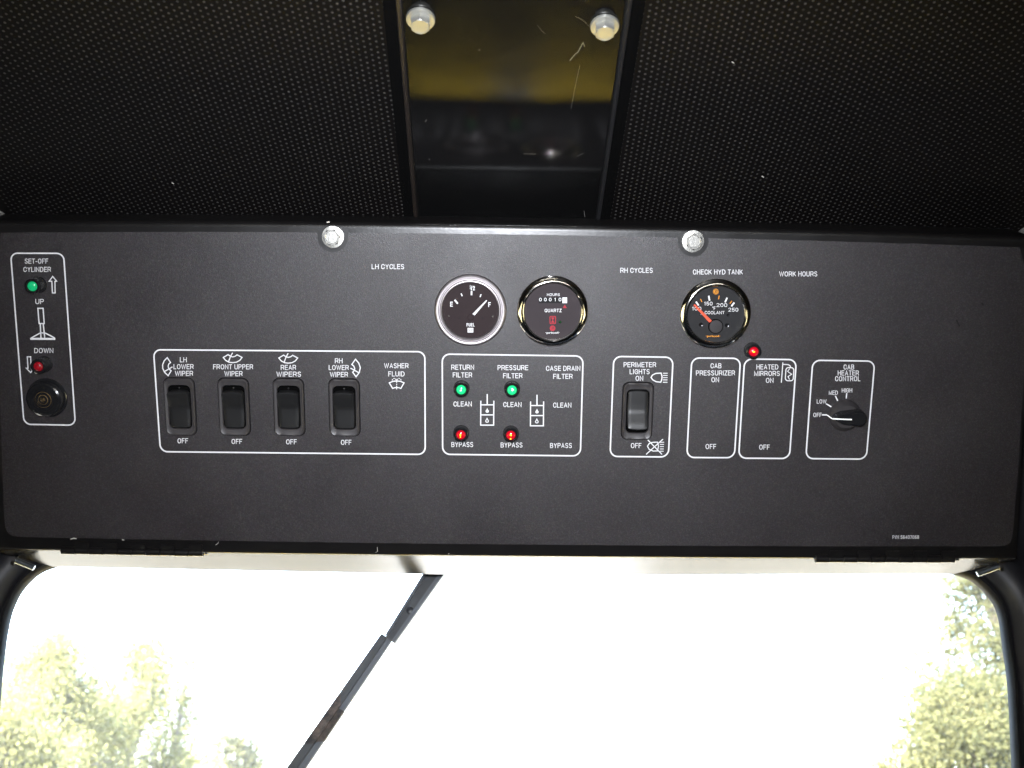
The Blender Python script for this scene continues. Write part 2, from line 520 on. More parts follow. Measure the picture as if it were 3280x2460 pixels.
def stroke_items(body, cx, cy, wpx, hpx, weight, gap=.13):
    x, runs = 0.0, []
    for ch in body:
        if ch == ' ':
            x += .34; continue
        gw, ls = GL[ch]
        runs.append((x, gw, ls)); x += gw + gap
    tot = x - gap
    th = hpx * weight
    k = wpx / tot
    out = []
    for gx, gw, ls in runs:
        x0, x1 = gx * k + th / 2, (gx + gw) * k - th / 2
        if x1 < x0: x0 = x1 = (x0 + x1) / 2
        for l in ls:
            closed = l[0] == l[-1]
            pts = [(cx - wpx / 2 + x0 + (x1 - x0) * a, cy + hpx / 2 - th / 2 - (hpx - th) * b) for a, b in (l[:-1] if closed else l)]
            if not closed:                                  # square line ends
                for e, f in ((0, 1), (-1, -2)):
                    d_ = Vector(pts[e]) - Vector(pts[f])
                    if abs(d_.x) < .3 * abs(d_.y) or abs(d_.y) < .3 * abs(d_.x):
                        p = Vector(pts[e]) + d_.normalized() * th / 2
                        pts[e] = (p.x, p.y)
            out.append((pts, closed, th))
    return out

# ------------------------------------------------------------------ outside: ground, trees
rd = link('track', [(-1.3, 1.5, .004), (1.5, 1.5, .004), (1.9, 400, .004), (-1.7, 400, .004)], [(0, 1, 2, 3)], None)
M['track'] = mat('pale_concrete_track', (0.42, 0.41, 0.39), 0.9)
n = noise(M['track'], .8, 5, .6)
colour(M['track'], ramp(M['track'], n.outputs['Fac'], [(0.3, (0.34, 0.33, 0.31)), (0.7, (0.48, 0.47, 0.45))]).outputs[0])
rd.data.materials.append(M['track']); tag(rd, kind='structure')
g = link('ground', [(-600, -600, 0), (600, -600, 0), (600, 600, 0), (-600, 600, 0)], [(0, 1, 2, 3)], M['ground'])
tag(g, kind='structure')

def make_tree(label, base, height, crown, leaf, nclump, nleaf, size, material, spread=0.6, cr=0.75):
    """crown: (cx, cy, cz, rx, ry, rz) offsets from the base."""
    root = thing('broadleaf_tree', label, 'tree', Matrix.Translation(base), 'trees outside the windscreen')
    # trunk with limbs
    V, F = [], []
    def tube(p, q, r0, r1, seg=8):
        d = (q - p); up = Vector((0, 0, 1)) if abs(d.normalized().z) < 0.9 else Vector((1, 0, 0))
        a = d.cross(up).normalized(); b_ = d.cross(a).normalized()
        s = len(V)
        for P, r in ((p, r0), ((p + q) / 2 + Vector((random.uniform(-.08, .08), random.uniform(-.08, .08), 0)) * d.length * .5, (r0 + r1) / 2), (q, r1)):
            for i in range(seg):
                t = 2 * math.pi * i / seg
                V.append(P + a * r * math.cos(t) + b_ * r * math.sin(t))
        for k in range(2):
            for i in range(seg):
                j = (i + 1) % seg
                F.append((s + k * seg + i, s + k * seg + j, s + (k + 1) * seg + j, s + (k + 1) * seg + i))
    cx, cy, cz, rx, ry, rz = crown
    top = Vector((cx, cy, cz + rz * 0.7))
    tube(Vector((0, 0, -.1)), Vector((cx * .4, cy * .4, cz * .6)), height * .022, height * .016, 12)
    tube(Vector((cx * .4, cy * .4, cz * .6)), top, height * .016, height * .004)
    cl = []
    for i in range(nclump):
        while True:
            p = RNG.uniform(-1, 1, 3)
            if 0.25 < np.linalg.norm(p) < 1: break
        p = p / np.linalg.norm(p) * np.linalg.norm(p) ** 0.5
        p[2] = p[2] * (1 - 0.15 * abs(p[0]))
        taper = 1.0 - 0.38 * max(0, p[2])
        cl.append(Vector((cx + p[0] * rx * taper, cy + p[1] * ry * taper, cz + p[2] * rz)))
    for p in cl[::2]:
        k = random.uniform(.45, .95)
        st = Vector((cx * .4, cy * .4, cz * .6)).lerp(top, max(0.0, min(1, k * (p.z - cz + rz) / (2 * rz))))
        tube(st, p, height * .006, height * .0016, 6)
    link('trunk', V, F, M['bark'], root, smooth=60)
    # leaves, clustered
    cen = np.array([c[:] for c in cl])
    idx = RNG.integers(0, len(cl), nleaf)
    off = RNG.normal(0, 1, (nleaf, 3)) * spread * np.array([1, 1, 0.8]) * RNG.uniform(0.5, 1.2, (len(cl), 1))[idx]
    stray = RNG.random((nleaf, 1)) < .12
    off = off * np.where(stray, 1.9, 1.0)
    pos = cen[idx] + off
    nrm = RNG.normal(0, 1, (nleaf, 3)); nrm[:, 2] += 0.5
    nrm /= np.linalg.norm(nrm, axis=1)[:, None]
    t1 = np.cross(nrm, RNG.normal(0, 1, (nleaf, 3))); t1 /= np.linalg.norm(t1, axis=1)[:, None]
    t2 = np.cross(nrm, t1)
    sz = size * RNG.uniform(0.6, 1.35, (nleaf, 1))
    quad = np.stack([pos - t1 * sz, pos - t2 * sz * .55 + nrm * sz * .12, pos + t1 * sz, pos + t2 * sz * .55 + nrm * sz * .12], 1).reshape(-1, 3)
    me = bpy.data.meshes.new('crown')
    me.vertices.add(nleaf * 4); me.vertices.foreach_set('co', quad.ravel())
    me.loops.add(nleaf * 4); me.loops.foreach_set('vertex_index', np.arange(nleaf * 4))
    me.polygons.add(nleaf); me.polygons.foreach_set('loop_start', np.arange(nleaf) * 4)
    me.update(calc_edges=True); me.validate()
    me.materials.append(material)
    o = bpy.data.objects.new('crown', me); C.objects.link(o); o.parent = root
    return root

def far(px, py, dist):                     # a spot in the landscape
    d = ray(px, py)
    return CAM + d * (dist / math.hypot(d.x, d.y))

def plant(label, px, pytop, pybot, wpx, dist, leaf, nclump, nleaf, size, material, spread):
    t, b = far(px, pytop, dist), far(px, pybot, dist)
    k = (t - CAM).length / FPX
    rx = wpx / 2 * k
    cz, rz = (t.z + b.z) / 2, (t.z - b.z) / 2
    base = Vector((t.x, (t.y + b.y) / 2, 0))
    return make_tree(label, base, t.z, (0, 0, cz, rx, rx * .8, rz), leaf, nclump, nleaf, size, material, spread)

plant('broad pale green tree at the far left of the windscreen', 190, 2015, 2900, 450, 27, 0, 120, 48000, .050, M['leaf_pale'], .42)
plant('narrow spire-topped pale tree right of the broad left one', 475, 2005, 2850, 260, 30, 0, 80, 26000, .052, M['leaf_pale'], .40)
plant('low bushy pale tree in the bottom left corner', 40, 2220, 2900, 330, 24, 0, 90, 34000, .047, M['leaf_pale'], .36)
plant('small distant grey-green tree left of the wiper', 775, 2320, 2800, 210, 40, 0, 60, 8000, .09, M['leaf_olive'], .42)
plant('thin feathery pale tree between the spire-topped tree and the small distant one', 610, 2085, 2850, 130, 31, 0, 42, 5200, .06, M['leaf_pale'], .34)
plant('low pale bush hugging the bottom edge left of the small distant tree', 610, 2395, 2800, 180, 36, 0, 50, 8000, .085, M['leaf_pale'], .40)
plant('tall olive tree reaching up behind the right pillar', 3185, 1700, 2900, 520, 17, 0, 105, 36000, .040, M['leaf_olive'], .30)
plant('lower dense olive tree at the bottom right of the windscreen', 3130, 2200, 2800, 560, 13, 0, 80, 42000, .030, M['leaf_olive'], .23)

# ------------------------------------------------------------------ glare over the trees, imitated by an added thin haze
hz = box('glare_haze', (110, 110, 26), (0, 20, 12), None)
hm = bpy.data.materials.new('pale_glare_haze'); hm.use_nodes = True
hm.node_tree.nodes.remove(hm.node_tree.nodes['Principled BSDF'])
pv = hm.node_tree.nodes.new('ShaderNodeVolumePrincipled')
pv.inputs['Color'].default_value = (0.95, 0.96, 1.0, 1)
pv.inputs['Density'].default_value = 0.0008
pv.inputs['Anisotropy'].default_value = 0.3
hm.node_tree.links.new(pv.outputs[0], hm.node_tree.nodes['Material Output'].inputs['Volume'])
hz.data.materials.clear(); hz.data.materials.append(hm)
tag(hz, kind='stuff')

# ------------------------------------------------------------------ cab shell round the camera
def shell_box(name, x0, x1, y0, y1, z0, z1):
    o = box(name, (x1 - x0, y1 - y0, z1 - z0), ((x0 + x1) / 2, (y0 + y1) / 2, (z0 + z1) / 2), M['shell'])
    tag(o, kind='structure'); return o
XS, YR, YF = 0.72, -1.0, YW
ztop = CAM.z + 0.75
shell_box('cab_floor', -XS, XS, YR, YF + .02, CAM.z - 1.35, CAM.z - 1.30)
M['light_cutting_glass'] = glass('light_cutting_side_glass', (0.80, 0.77, 0.62), 0.6)  # invented tint, set to cut the light entering the unseen side windows
for s in (-1, 1):
    a, b = sorted((s * XS, s * (XS + .04)))
    shell_box('cab_side_wall', a, b, YR, YF + .02, CAM.z - 1.35, CAM.z - 0.28)
    shell_box('cab_side_rail', a, b, YR, YF + .02, CAM.z + 0.12, ztop)
    shell_box('cab_side_post', a, b, YR, -.18, CAM.z - 0.28, CAM.z + 0.12)
    shell_box('cab_side_panel', a, b, 0.60, YF + .02, CAM.z - 0.28, CAM.z + 0.12)
    o = box('cab_side_window', (.006, .80, .42), (s * (XS + .02), .21, CAM.z - .08), M['light_cutting_glass']); tag(o, kind='structure')
shell_box('cab_rear_wall', -XS, XS, YR - .04, YR, CAM.z - 1.35, CAM.z - .02)
shell_box('cab_rear_header', -XS, XS, YR - .04, YR, CAM.z + .10, ztop)
shell_box('cab_roof', -XS - .04, XS + .04, YR - .04, YF + .25, ztop, ztop + .03)
shell_box('cab_front_wall', -XS, XS, YF, YF + .03, CAM.z - 1.35, CAM.z - .35)
fz = WS.world(WS.hit(1640, 1836)).z + .02
shell_box('cab_front_header', -XS, XS, YF + .012, YF + .05, fz, ztop)

# yellow bonnet of the machine ahead of the windscreen (seen mirrored in the ceiling plate)
M['yellow'] = mat('yellow_machine_paint', (0.40, 0.275, 0.012), 0.4)
for sx, lab in ((-1, 'yellow machine bonnet half to the left of the centre gap'), (1, 'yellow machine bonnet half to the right of the centre gap')):
    o = box('machine_bonnet', (1.5, 1.4, 0.5), (sx * 0.80, 3.22, 1.15), M['yellow'], bev=.04)
    tag(o, lab, 'bonnet', 'bonnet halves')

o = box('unseen_dark_block', (3.2, 1.32, 0.4), (0, 1.81, 1.14), M['shell'], bev=.03)  # added out of view to darken the near part of the plate's reflection
tag(o, 'unseen black block added to darken the ceiling plate reflection', 'reflection_blocker')

# ------------------------------------------------------------------ ceiling: headliner halves and the plate between
def on_ceiling(px, py, h=0.0):
    return CE.hit(px, py, h)
PL = [on_ceiling(1287, 0), on_ceiling(1341, 707)]     # left edge of the plate
PR = [on_ceiling(2006, 0), on_ceiling(1907, 707)]
def edge_at(E, v):
    a, b = E
    t = (v - a.y) / (b.y - a.y)
    return a.x + (b.x - a.x) * t
vF = on_ceiling(1640, 760).y                           # front end (towards windscreen)
vF += (0.05 if CE.v.y > 0 else -0.05)
vB = vF + (-1.7 if CE.v.y > 0 else 1.7)                # back over the driver
vv = [vF + (vB - vF) * i / 10 for i in range(11)]
def headliner(sgn, E, label):
    root = thing('perforated_headliner', label, 'headliner', CE.mat(), 'headliner panels')
    gap = 0.010 * sgn
    V, F = [], []
    cols = 8
    for v in vv:
        ve = max(min(v, max(vF, on_ceiling(1640, -900).y)), min(vF, on_ceiling(1640, -900).y))
        x0 = edge_at(E, ve) + gap
        x1 = sgn * 0.74
        for c in range(cols + 1):
            V.append((x0 + (x1 - x0) * c / cols, v, 0.0))
    n = cols + 1
    for a in range(len(vv) - 1):
        for c in range(cols):
            F.append((a * n + c, a * n + c + 1, (a + 1) * n + c + 1, (a + 1) * n + c))
    link('vinyl_skin', V, F, M['headliner'], root)
    # plastic trim along the plate
    loops = []
    for v in vv:
        ve = max(min(v, max(vF, on_ceiling(1640, -900).y)), min(vF, on_ceiling(1640, -900).y))
        x = edge_at(E, ve)
        loops.append([(x + sgn * .0040, v, -.002), (x + sgn * .0038, v, .002), (x + sgn * .0032, v, .0028), (x + sgn * .0014, v, .0028), (x + sgn * .0006, v, .002), (x, v, -.010)])
    loft('edge_trim', loops, M['trim'] if sgn < 0 else M['rubber'], root, closed=False, smooth=40)
    loft('edge_binding', [[(L[0][0] + sgn * .0085, L[0][1], .0002), (L[0][0] + sgn * .004, L[0][1], .0006), (L[0][0] - sgn * .001, L[0][1], .0004)] for L in loops], M['cavity'], root, closed=False, smooth=40)
    return root
headliner(-1, PL, 'black perforated headliner to the left of the glossy ceiling plate')
headliner(1, PR, 'black perforated headliner to the right of the glossy ceiling plate')

for root_, sp in zip([x for x in bpy.data.objects if x.name.startswith('perforated_headliner')], ([(554, 587)], [(2348, 200), (2444, 566)])):
    strokes_each('lint', CE, [([(x - 4, y - 2), (x + 3, y + 2)], False, 3) for x, y in sp], M['lint'], root_, Vector((0, 0, 0)), .0012)
root = thing('ceiling_plate', 'glossy black ceiling plate between the two headliner halves', 'ceiling plate', CE.mat())
V, F = [], []
for v in vv:
    ve = max(min(v, max(vF, on_ceiling(1640, -900).y)), min(vF, on_ceiling(1640, -900).y))
    V += [(edge_at(PL, ve) + .0005, v, -.001), (edge_at(PR, ve) - .0005, v, -.001)]
for i in range(len(vv) - 1):
    F.append((2 * i, 2 * i + 1, 2 * i + 3, 2 * i + 2))
plate = link('plate', V, F, M['plate'], root)
H0 = -.0006
rs = Vector((0, 0, 0))
def cz(x, y): return (1200 + x * .434, y * .434)
strokes_each('scratch', CE, [([cz(1440, 448), cz(1475, 405), cz(1500, 385), cz(1538, 315)], False, 1.6), ([cz(1538, 312), cz(1550, 345)], False, 1.4),
        ([cz(1450, 800), cz(1480, 640), cz(1515, 480)], False, .6), ([cz(375, 900), cz(382, 882)], False, 1.2), ([cz(1552, 1600), cz(1545, 1555)], False, 1.5),
        ([cz(1490, 1155), cz(1545, 1130)], False, .5), ([cz(1100, 1135), cz(1190, 1137)], False, .7), ([cz(770, 372), cz(778, 366)], False, 2),
        ([cz(400, 1175), cz(408, 1178)], False, 1.6), ([cz(1200, 185), cz(1240, 235), cz(1260, 250)], False, .5), ([cz(1480, 120), cz(1540, 150), cz(1590, 200)], False, .5)],
        M['scratch'], plate, rs, H0)

# bolts with flat washers
def make_bolt(label, mw, wr=9.3, hr=6.9, hh=6.0, rot=0.2, group='hex bolts with washers', zm='zinc'):
    r = thing('hex_bolt', label, 'bolt', mw, group)
    lathe('washer', [(wr, -.5), (wr, 1.0), (wr - .3, 1.5), (hr * .8, 1.7)], M[zm], r, 48)
    def hx(rad, z, n=6):
        return [(rad * MM * math.cos(rot + 2 * math.pi * i / n), rad * MM * math.sin(rot + 2 * math.pi * i / n), z * MM) for i in range(n)]
    def cir(rad, z):
        out = []
        for i in range(24):
            out.append((rad * MM * math.cos(rot + 2 * math.pi * i / 24), rad * MM * math.sin(rot + 2 * math.pi * i / 24), z * MM))
        return out
    def hex24(rad, z):
        out = []
        for i in range(24):
            a = 2 * math.pi * i / 24
            seg = math.pi / 3
            k = math.cos(seg / 2) / math.cos((a % seg) - seg / 2)
            out.append((rad * k * MM * math.cos(rot + a), rad * k * MM * math.sin(rot + a), z * MM))
        return out
    loft('bolt_head', [hex24(hr, 1.2), hex24(hr, hh - .7), cir(hr * .86, hh), cir(hr * .78, hh), cir(hr * .72, hh - .25), cir(.3, hh - .25)], M[zm], r, cap1=True, smooth=25)
    return r
def bolt_on(pl, px, py, label, base_h=0.0, **k):
    l = pl.hit(px, py, base_h + .001); l.z = base_h
    return make_bolt(label, pl.mat(l), **k)
bolt_on(PN, 1066, 759, 'zinc hex bolt in the notch above the LH cycles lettering', rot=.15)
bolt_on(PN, 2220, 773, 'zinc hex bolt in the notch above the check hyd tank lettering', rot=.5)
bolt_on(CE, 1347, 64, 'zinc hex bolt on the glossy ceiling plate near its left edge', zm='zinc_dull', wr=9.6, hh=7.5, rot=.5)
bolt_on(CE, 1937, 86, 'zinc hex bolt on the glossy ceiling plate beside the long scratch', zm='zinc_dull', wr=9.6, hh=7.5, rot=.55)
bolt_on(CE, -18, 692, 'bolt washer cut off by the left edge of the picture above the panel', zm='zinc_dull', wr=10, hh=4)
bolt_on(CE, 3300, 745, 'bolt washer cut off by the right edge of the picture above the panel', zm='zinc_dull', wr=10, hh=4)

# ------------------------------------------------------------------ overhead control panel
panel = thing('control_panel', 'wide black overhead control panel with white printed legends', 'control panel', PN.mat())
def interp(pts, x):
    pts = sorted(pts)
    if x <= pts[0][0]:
        a, b = pts[0], pts[1]
    elif x >= pts[-1][0]:
        a, b = pts[-2], pts[-1]
    else:
        for a, b in zip(pts, pts[1:]):
            if a[0] <= x <= b[0]: break
    return a[1] + (b[1] - a[1]) * (x - a[0]) / (b[0] - a[0])
def smoothpts(pts, n=40):
    xs = np.array([p[0] for p in pts], float); ys = np.array([p[1] for p in pts], float)
    c = np.polyfit(xs, ys, 2)
    return lambda x: float(np.polyval(c, x))
ftop = smoothpts([(0, 707), (400, 708), (1066, 712), (1640, 717), (2220, 728), (2700, 741), (3280, 757)])
fbot = smoothpts([(0, 1766), (500, 1766), (800, 1775), (1500, 1784.7), (2100, 1789), (2550, 1792), (3250, 1791)])
ftop_st = smoothpts([(20, 744), (400, 744.5), (980, 745), (1200, 745), (1700, 752), (2300, 763), (2700, 774), (3265, 792)])
fbot_st = smoothpts([(45, 1719.5), (800, 1733), (1500, 1743), (2300, 1749), (2800, 1749), (3240, 1750)])
cols = 48
rows = []
for i in range(cols + 1):
    t = i / cols
    xt, xb = -70 + (3312 + 70) * t, -22 + (3254 + 22) * t
    T = PN.hit(xt, ftop(xt)); B = PN.hit(xb, fbot(xb))
    rows.append([T + Vector((0, .004, -.045)), T + Vector((0, .0005, -.004)), T + Vector((0, -.0008, -.0012)), T + Vector((0, -.003, -.0001)), T + Vector((0, -.005, 0)),
                 B + Vector((0, .0035, 0)), B + Vector((0, .0015, -.0003)), B + Vector((0, .0003, -.0012)), B + Vector((0, 0, -.003)), B + Vector((0, 0, -.012))])
loft('housing', rows, M['enamel'], panel, closed=False, smooth=50)
# right end return of the sheet
e = rows[-1]
link('side_flange', [e[4], e[5], e[5] + Vector((.001, 0, -.04)), e[4] + Vector((.001, 0, -.04))], [(0, 1, 2, 3)], M['enamel'], panel)
e = rows[0]
link('side_flange', [e[4], e[5], e[5] + Vector((-.001, 0, -.04)), e[4] + Vector((-.001, 0, -.04))], [(3, 2, 1, 0)], M['enamel'], panel)

# printed overlay with bolt notches
top = []
def notch(cx, cy, r, x):
    return [(cx - r, ftop_st(cx - r)), (cx - r + 1, cy - 8)] + [(cx - r * math.cos(a), cy + r * math.sin(a)) for a in [math.radians(d) for d in range(0, 181, 12)]] + [(cx + r - 1, cy - 8), (cx + r, ftop_st(cx + r))]
xs = list(np.linspace(2, 1000, 30)); top += [(x, ftop_st(x) + random.uniform(-.5, .5)) for x in xs]
top += notch(1066, 759, 49, 0)
xs = list(np.linspace(1135, 2150, 30)); top += [(x, ftop_st(x) + random.uniform(-.5, .5)) for x in xs]
top += notch(2220, 773, 49, 0)
xs = list(np.linspace(2290, 3266, 30)); top += [(x, ftop_st(x) + random.uniform(-.6, .6)) for x in xs]
right = [(3276, 830), (3282, 850), (3280, 1200), (3262, 1500), (3246, 1690), (3243, 1718), (3236, 1738), (3218, 1749)]
bot = [(x, fbot_st(x) + random.uniform(-.3, .3)) for x in np.linspace(3190, 60, 60)]
left = [(42, 1718), (26, 1708), (17, 1690), (12, 1640), (4, 1400), (-6, 1100), (-2, 860)]
outl = top + right + bot + left
TH = .00045
bm = bmesh.new()
vt = [bm.verts.new(PN.hit(x, y, TH)) for x, y in outl]
vb = [bm.verts.new(PN.hit(x, y, 0.00002)) for x, y in outl]
f = bm.faces.new(vt)
for i in range(len(vt)):
    j = (i + 1) % len(vt)
    bm.faces.new((vt[j], vt[i], vb[i], vb[j]))
bm.normal_update()
if f.normal.z < 0:
    bmesh.ops.reverse_faces(bm, faces=bm.faces[:])
bmesh.ops.triangulate(bm, faces=[f])
me = bpy.data.meshes.new('overlay'); bm.to_mesh(me); bm.free()
me.materials.append(M['overlay'])
overlay = bpy.data.objects.new('overlay', me); C.objects.link(overlay); overlay.parent = panel
# specks of lint along the lower edge
strokes_each('lint', PN, [([(226, 1727), (236, 1724), (245, 1725.5)], False, 3), ([(391, 1729), (398, 1730)], False, 2.5), ([(690, 1746), (698, 1741), (700, 1735)], False, 1),
        ([(1202, 1770), (1210, 1766), (1208, 1752)], False, .8), ([(1436, 1775), (1439, 1772)], False, 2.4), ([(1046, 712), (1056, 711)], False, 3.5),
        ], M['lint'], panel, rs, .0009)
strokes_each('scuff', PN, [([(3063, 1024), (3069, 1036), (3074, 1046)], False, 5), ([(3145, 970), (3150, 978)], False, 6), ([(2450, 1205), (2462, 1212)], False, 3)], M['rocker'], overlay, rs, TH + .00006)

HP = TH + .00012
def txt(body, cx, cy, wpx, hpx=16.0, name='printed_lettering'):
    return strokes(name, PN, stroke_items(body, cx, cy, wpx, hpx, .13), M['print'], overlay, rs, HP)
def outline(tl, tr, br, bl, r, wpx=4.5):
    return strokes('printed_outline', PN, [(round_outline(tl, tr, br, bl, r), True)], M['print'], overlay, rs, HP, wpx)
def icon(items, wpx=3.6):
    return strokes('printed_symbol', PN, items, M['print'], overlay, rs, HP, wpx)
def scale(ox, oy, s):
    return lambda *p: [(ox + x * s, oy + y * s) for x, y in p]

outline((34, 811), (203.5, 811.5), (241.5, 1362), (77, 1359), 22)
outline((491.6, 1120.3), (1360.9, 1126.6), (1362, 1455.5), (514, 1446.8), 23)
outline((1416.6, 1134.2), (1867.7, 1140.3), (1859, 1460.3), (1417.8, 1455.2), 24)
outline((1966, 1141.7), (2156, 1144.3), (2140.8, 1463.7), (1954, 1462), 24)
outline((2215.9, 1146.6), (2372, 1147.8), (2352.3, 1466.2), (2199.9, 1465.4), 24)
outline((2385, 1149.9), (2551, 1152), (2528.6, 1468.7), (2365.9, 1467.5), 24)
outline((2603.5, 1154), (2802, 1156.8), (2774.7, 1470.7), (2581, 1469), 24)
for a in [('SET-OFF', 116.7, 836.3, 75), ('CYLINDER', 119, 862.9, 88), ('UP', 126.9, 965.6, 27), ('DOWN', 140.4, 1122.9, 61),
          ('LH', 587.3, 1152.4, 22), ('LOWER', 588, 1174.4, 64), ('WIPER', 589.4, 1196, 58), ('FRONT UPPER', 746.6, 1175, 128), ('WIPER', 747.8, 1196.9, 58),
          ('REAR', 923.8, 1176.9, 49), ('WIPERS', 925, 1198.5, 79), ('RH', 1085, 1155.7, 24.5), ('LOWER', 1085, 1177.3, 64), ('WIPER', 1085.6, 1199.4, 58),
          ('WASHER', 1269.4, 1171.5, 78), ('FLUID', 1269.8, 1197.7, 52), ('OFF', 585.6, 1411.9, 34), ('OFF', 758.7, 1414, 34), ('OFF', 933.3, 1415.2, 34), ('OFF', 1108.9, 1416.9, 34),
          ('LH CYCLES', 1242.6, 854, 104), ('RH CYCLES', 2038.8, 865.9, 104), ('CHECK HYD TANK', 2299.5, 871.2, 160), ('WORK HOURS', 2557, 877.4, 122),
          ('RETURN', 1482, 1176.2, 73), ('FILTER', 1481.3, 1201, 62), ('PRESSURE', 1643, 1177.6, 98), ('FILTER', 1642.4, 1203.5, 62), ('CASE DRAIN', 1803.8, 1179.8, 110), ('FILTER', 1803, 1205.5, 62),
          ('CLEAN', 1481.8, 1294, 58.6), ('CLEAN', 1641.2, 1295.8, 58.6), ('CLEAN', 1800.8, 1297.7, 58.6), ('BYPASS', 1480.8, 1423.9, 70), ('BYPASS', 1638.7, 1425.4, 70), ('BYPASS', 1796.9, 1427, 70),
          ('PERIMETER', 2049.6, 1168.2, 104), ('LIGHTS', 2049, 1190.5, 64), ('ON', 2048, 1211.8, 24.5), ('OFF', 2037.7, 1427.2, 34),
          ('CAB', 2293.3, 1171.6, 35), ('PRESSURIZER', 2291.7, 1194.6, 125), ('ON', 2290.9, 1216.3, 24.5), ('OFF', 2276.9, 1430.2, 34),
          ('HEATED', 2458, 1175.3, 70), ('MIRRORS', 2456.8, 1196.2, 82), ('ON', 2465.4, 1218.3, 24.5), ('OFF', 2448.6, 1432.2, 34),
          ('CAB', 2719, 1175.7, 34), ('HEATER', 2717.2, 1194.7, 67.6), ('CONTROL', 2715.4, 1213, 81), ('HIGH', 2713, 1250.4, 33.5, 13.5), ('MED', 2669.3, 1257.8, 29, 13.5), ('LOW', 2631.8, 1286, 31, 13.5), ('OFF', 2618.6, 1329, 27, 13.5),
          ('P/N 56407068', 2901.3, 1720.4, 85, 11.5)]:
    txt(*a)
# symbols
q = scale(20, 790, .1809)
icon([(q((823, 528), (893, 612), (862, 612), (866, 820), (818, 820), (808, 612), (760, 612)), True, 3.2)])
q2 = scale(20, 1080, .1809)
icon([(q2((372, 348), (432, 348), (442, 560), (462, 588), (434, 628), (352, 548), (386, 552)), True, 3.2)])
icon([(q((560, 1092), (652, 1092), (672, 1362), (582, 1362)), True, 3.8), (q((602, 1370), (615, 1620)), False, 3.8), (q((655, 1370), (682, 1620)), False, 3.8),
      (q((600, 1528), (690, 1528)), False, 3.4), (q((600, 1530), (440, 1618)), False, 3.8), (q((690, 1530), (860, 1618)), False, 3.8), (q((425, 1632), (868, 1634)), False, 6.5)])
q = scale(500, 1120, .1929)
fan = [((1115, 130), (1155, 178), (1210, 208), (1270, 216), (1335, 208), (1390, 178), (1428, 130), (1345, 85), (1312, 110), (1272, 120), (1235, 110), (1195, 82)), ((1270, 52), (1236, 112), (1205, 195))]
icon([(q((185, 132), (135, 185), (108, 250), (110, 310), (140, 375), (200, 432), (250, 350), (210, 318), (200, 270), (212, 235), (240, 215)), True, 3.2), (q((140, 362), (205, 325), (272, 286)), False, 3.2)])
icon([(q(*fan[0]), True, 3.2), (q(*fan[1]), False, 3.2)])
icon([([(x + 178, y + 1.6) for x, y in q(*fan[0])], True, 3.2), ([(x + 178, y + 1.6) for x, y in q(*fan[1])], False, 3.2)])
q = scale(480, 1080, .4159)
icon([(q((1584, 170), (1609, 200), (1621, 235), (1613, 272), (1588, 305), (1562, 270), (1576, 255), (1578, 240), (1570, 222), (1555, 210)), True, 3.2), (q((1545, 239), (1576, 254), (1612, 276)), False, 3.2)])
q = scale(1180, 1140, .1808)
icon([(q((370, 477), (435, 451), (500, 443), (570, 451), (632, 477), (575, 576), (540, 563), (500, 560), (465, 563), (430, 576)), True, 3.2)]
     + [(q((500, y0), (501, y0 + 24)), False, 2.6) for y0 in (452, 492, 530, 570)]
     + [(q(*p), False, 2.6) for p in (((420, 434), (430, 412)), ((444, 402), (466, 398)), ((480, 404), (496, 428)), ((506, 428), (518, 406)), ((534, 398), (556, 400)), ((570, 410), (580, 434)))])
q = scale(1380, 1100, .2441)
for ox, oy in ((0, 0), (653, 9)):
    k = lambda *p: q(*[(x + ox, y + oy) for x, y in p])
    drop = lambda cx, cy, r: [(cx, cy - r * 1.9), (cx + r * .45, cy - r * .85), (cx + r * .95, cy - r * .2), (cx + r, cy + r * .25), (cx + r * .7, cy + r * .8), (cx, cy + r), (cx - r * .7, cy + r * .8), (cx - r, cy + r * .25), (cx - r * .95, cy - r * .2), (cx - r * .45, cy - r * .85)]
    icon([(k((656, 752), (654, 1072), (824, 1072), (827, 752)), False), (k((655, 806), (826, 806)), False), (k((655, 938), (826, 938)), False), (k((740, 665), (740, 803)), False, 4),
          (k(*drop(740, 888, 22)), 'fill'), (k(*drop(738, 1017, 18)), True, 2.6)])
q = scale(1940, 1120, .2171)
icon([(q((670, 410), (690, 375), (740, 350), (818, 345), (832, 395), (828, 440), (812, 480), (745, 473), (695, 445)), True, 3.4)] + [(q((845, y), (915 - i, y)), False, 2.4) for i, y in enumerate((348, 380, 413, 446, 481))])
icon([(q((617, 1425), (640, 1387), (690, 1368), (765, 1364), (780, 1425), (765, 1494), (700, 1496), (640, 1468)), True, 3.0)] + [(q((800, y), (862 - 2 * i, y)), False, 2.4) for i, y in enumerate((1366, 1398, 1431, 1465, 1498))]
     + [(q((622, 1332), (832, 1546)), False, 3), (q((846, 1320), (597, 1545)), False, 3)])
q = scale(1920, 820, .4098)
icon([(q((1434, 832), (1422, 990)), False, 3), (q((1433, 847), (1476, 849), (1490, 858), (1496, 872)), False, 3), (round_outline(*q((1459, 871), (1521, 874), (1514, 976), (1452, 974)), 8, 4), True, 3),
      (q((1488, 880), (1471, 902), (1503, 924), (1474, 942), (1486, 966)), False, 2.4)])
q = scale(2560, 1130, .223)
icon([(q((683, 578), (675, 658)), False, 3.8), (q((519, 618), (552, 690)), False, 3.8), (q((386, 732), (464, 779)), False, 3.8), (q((328, 892), (402, 893)), False, 4.2)])

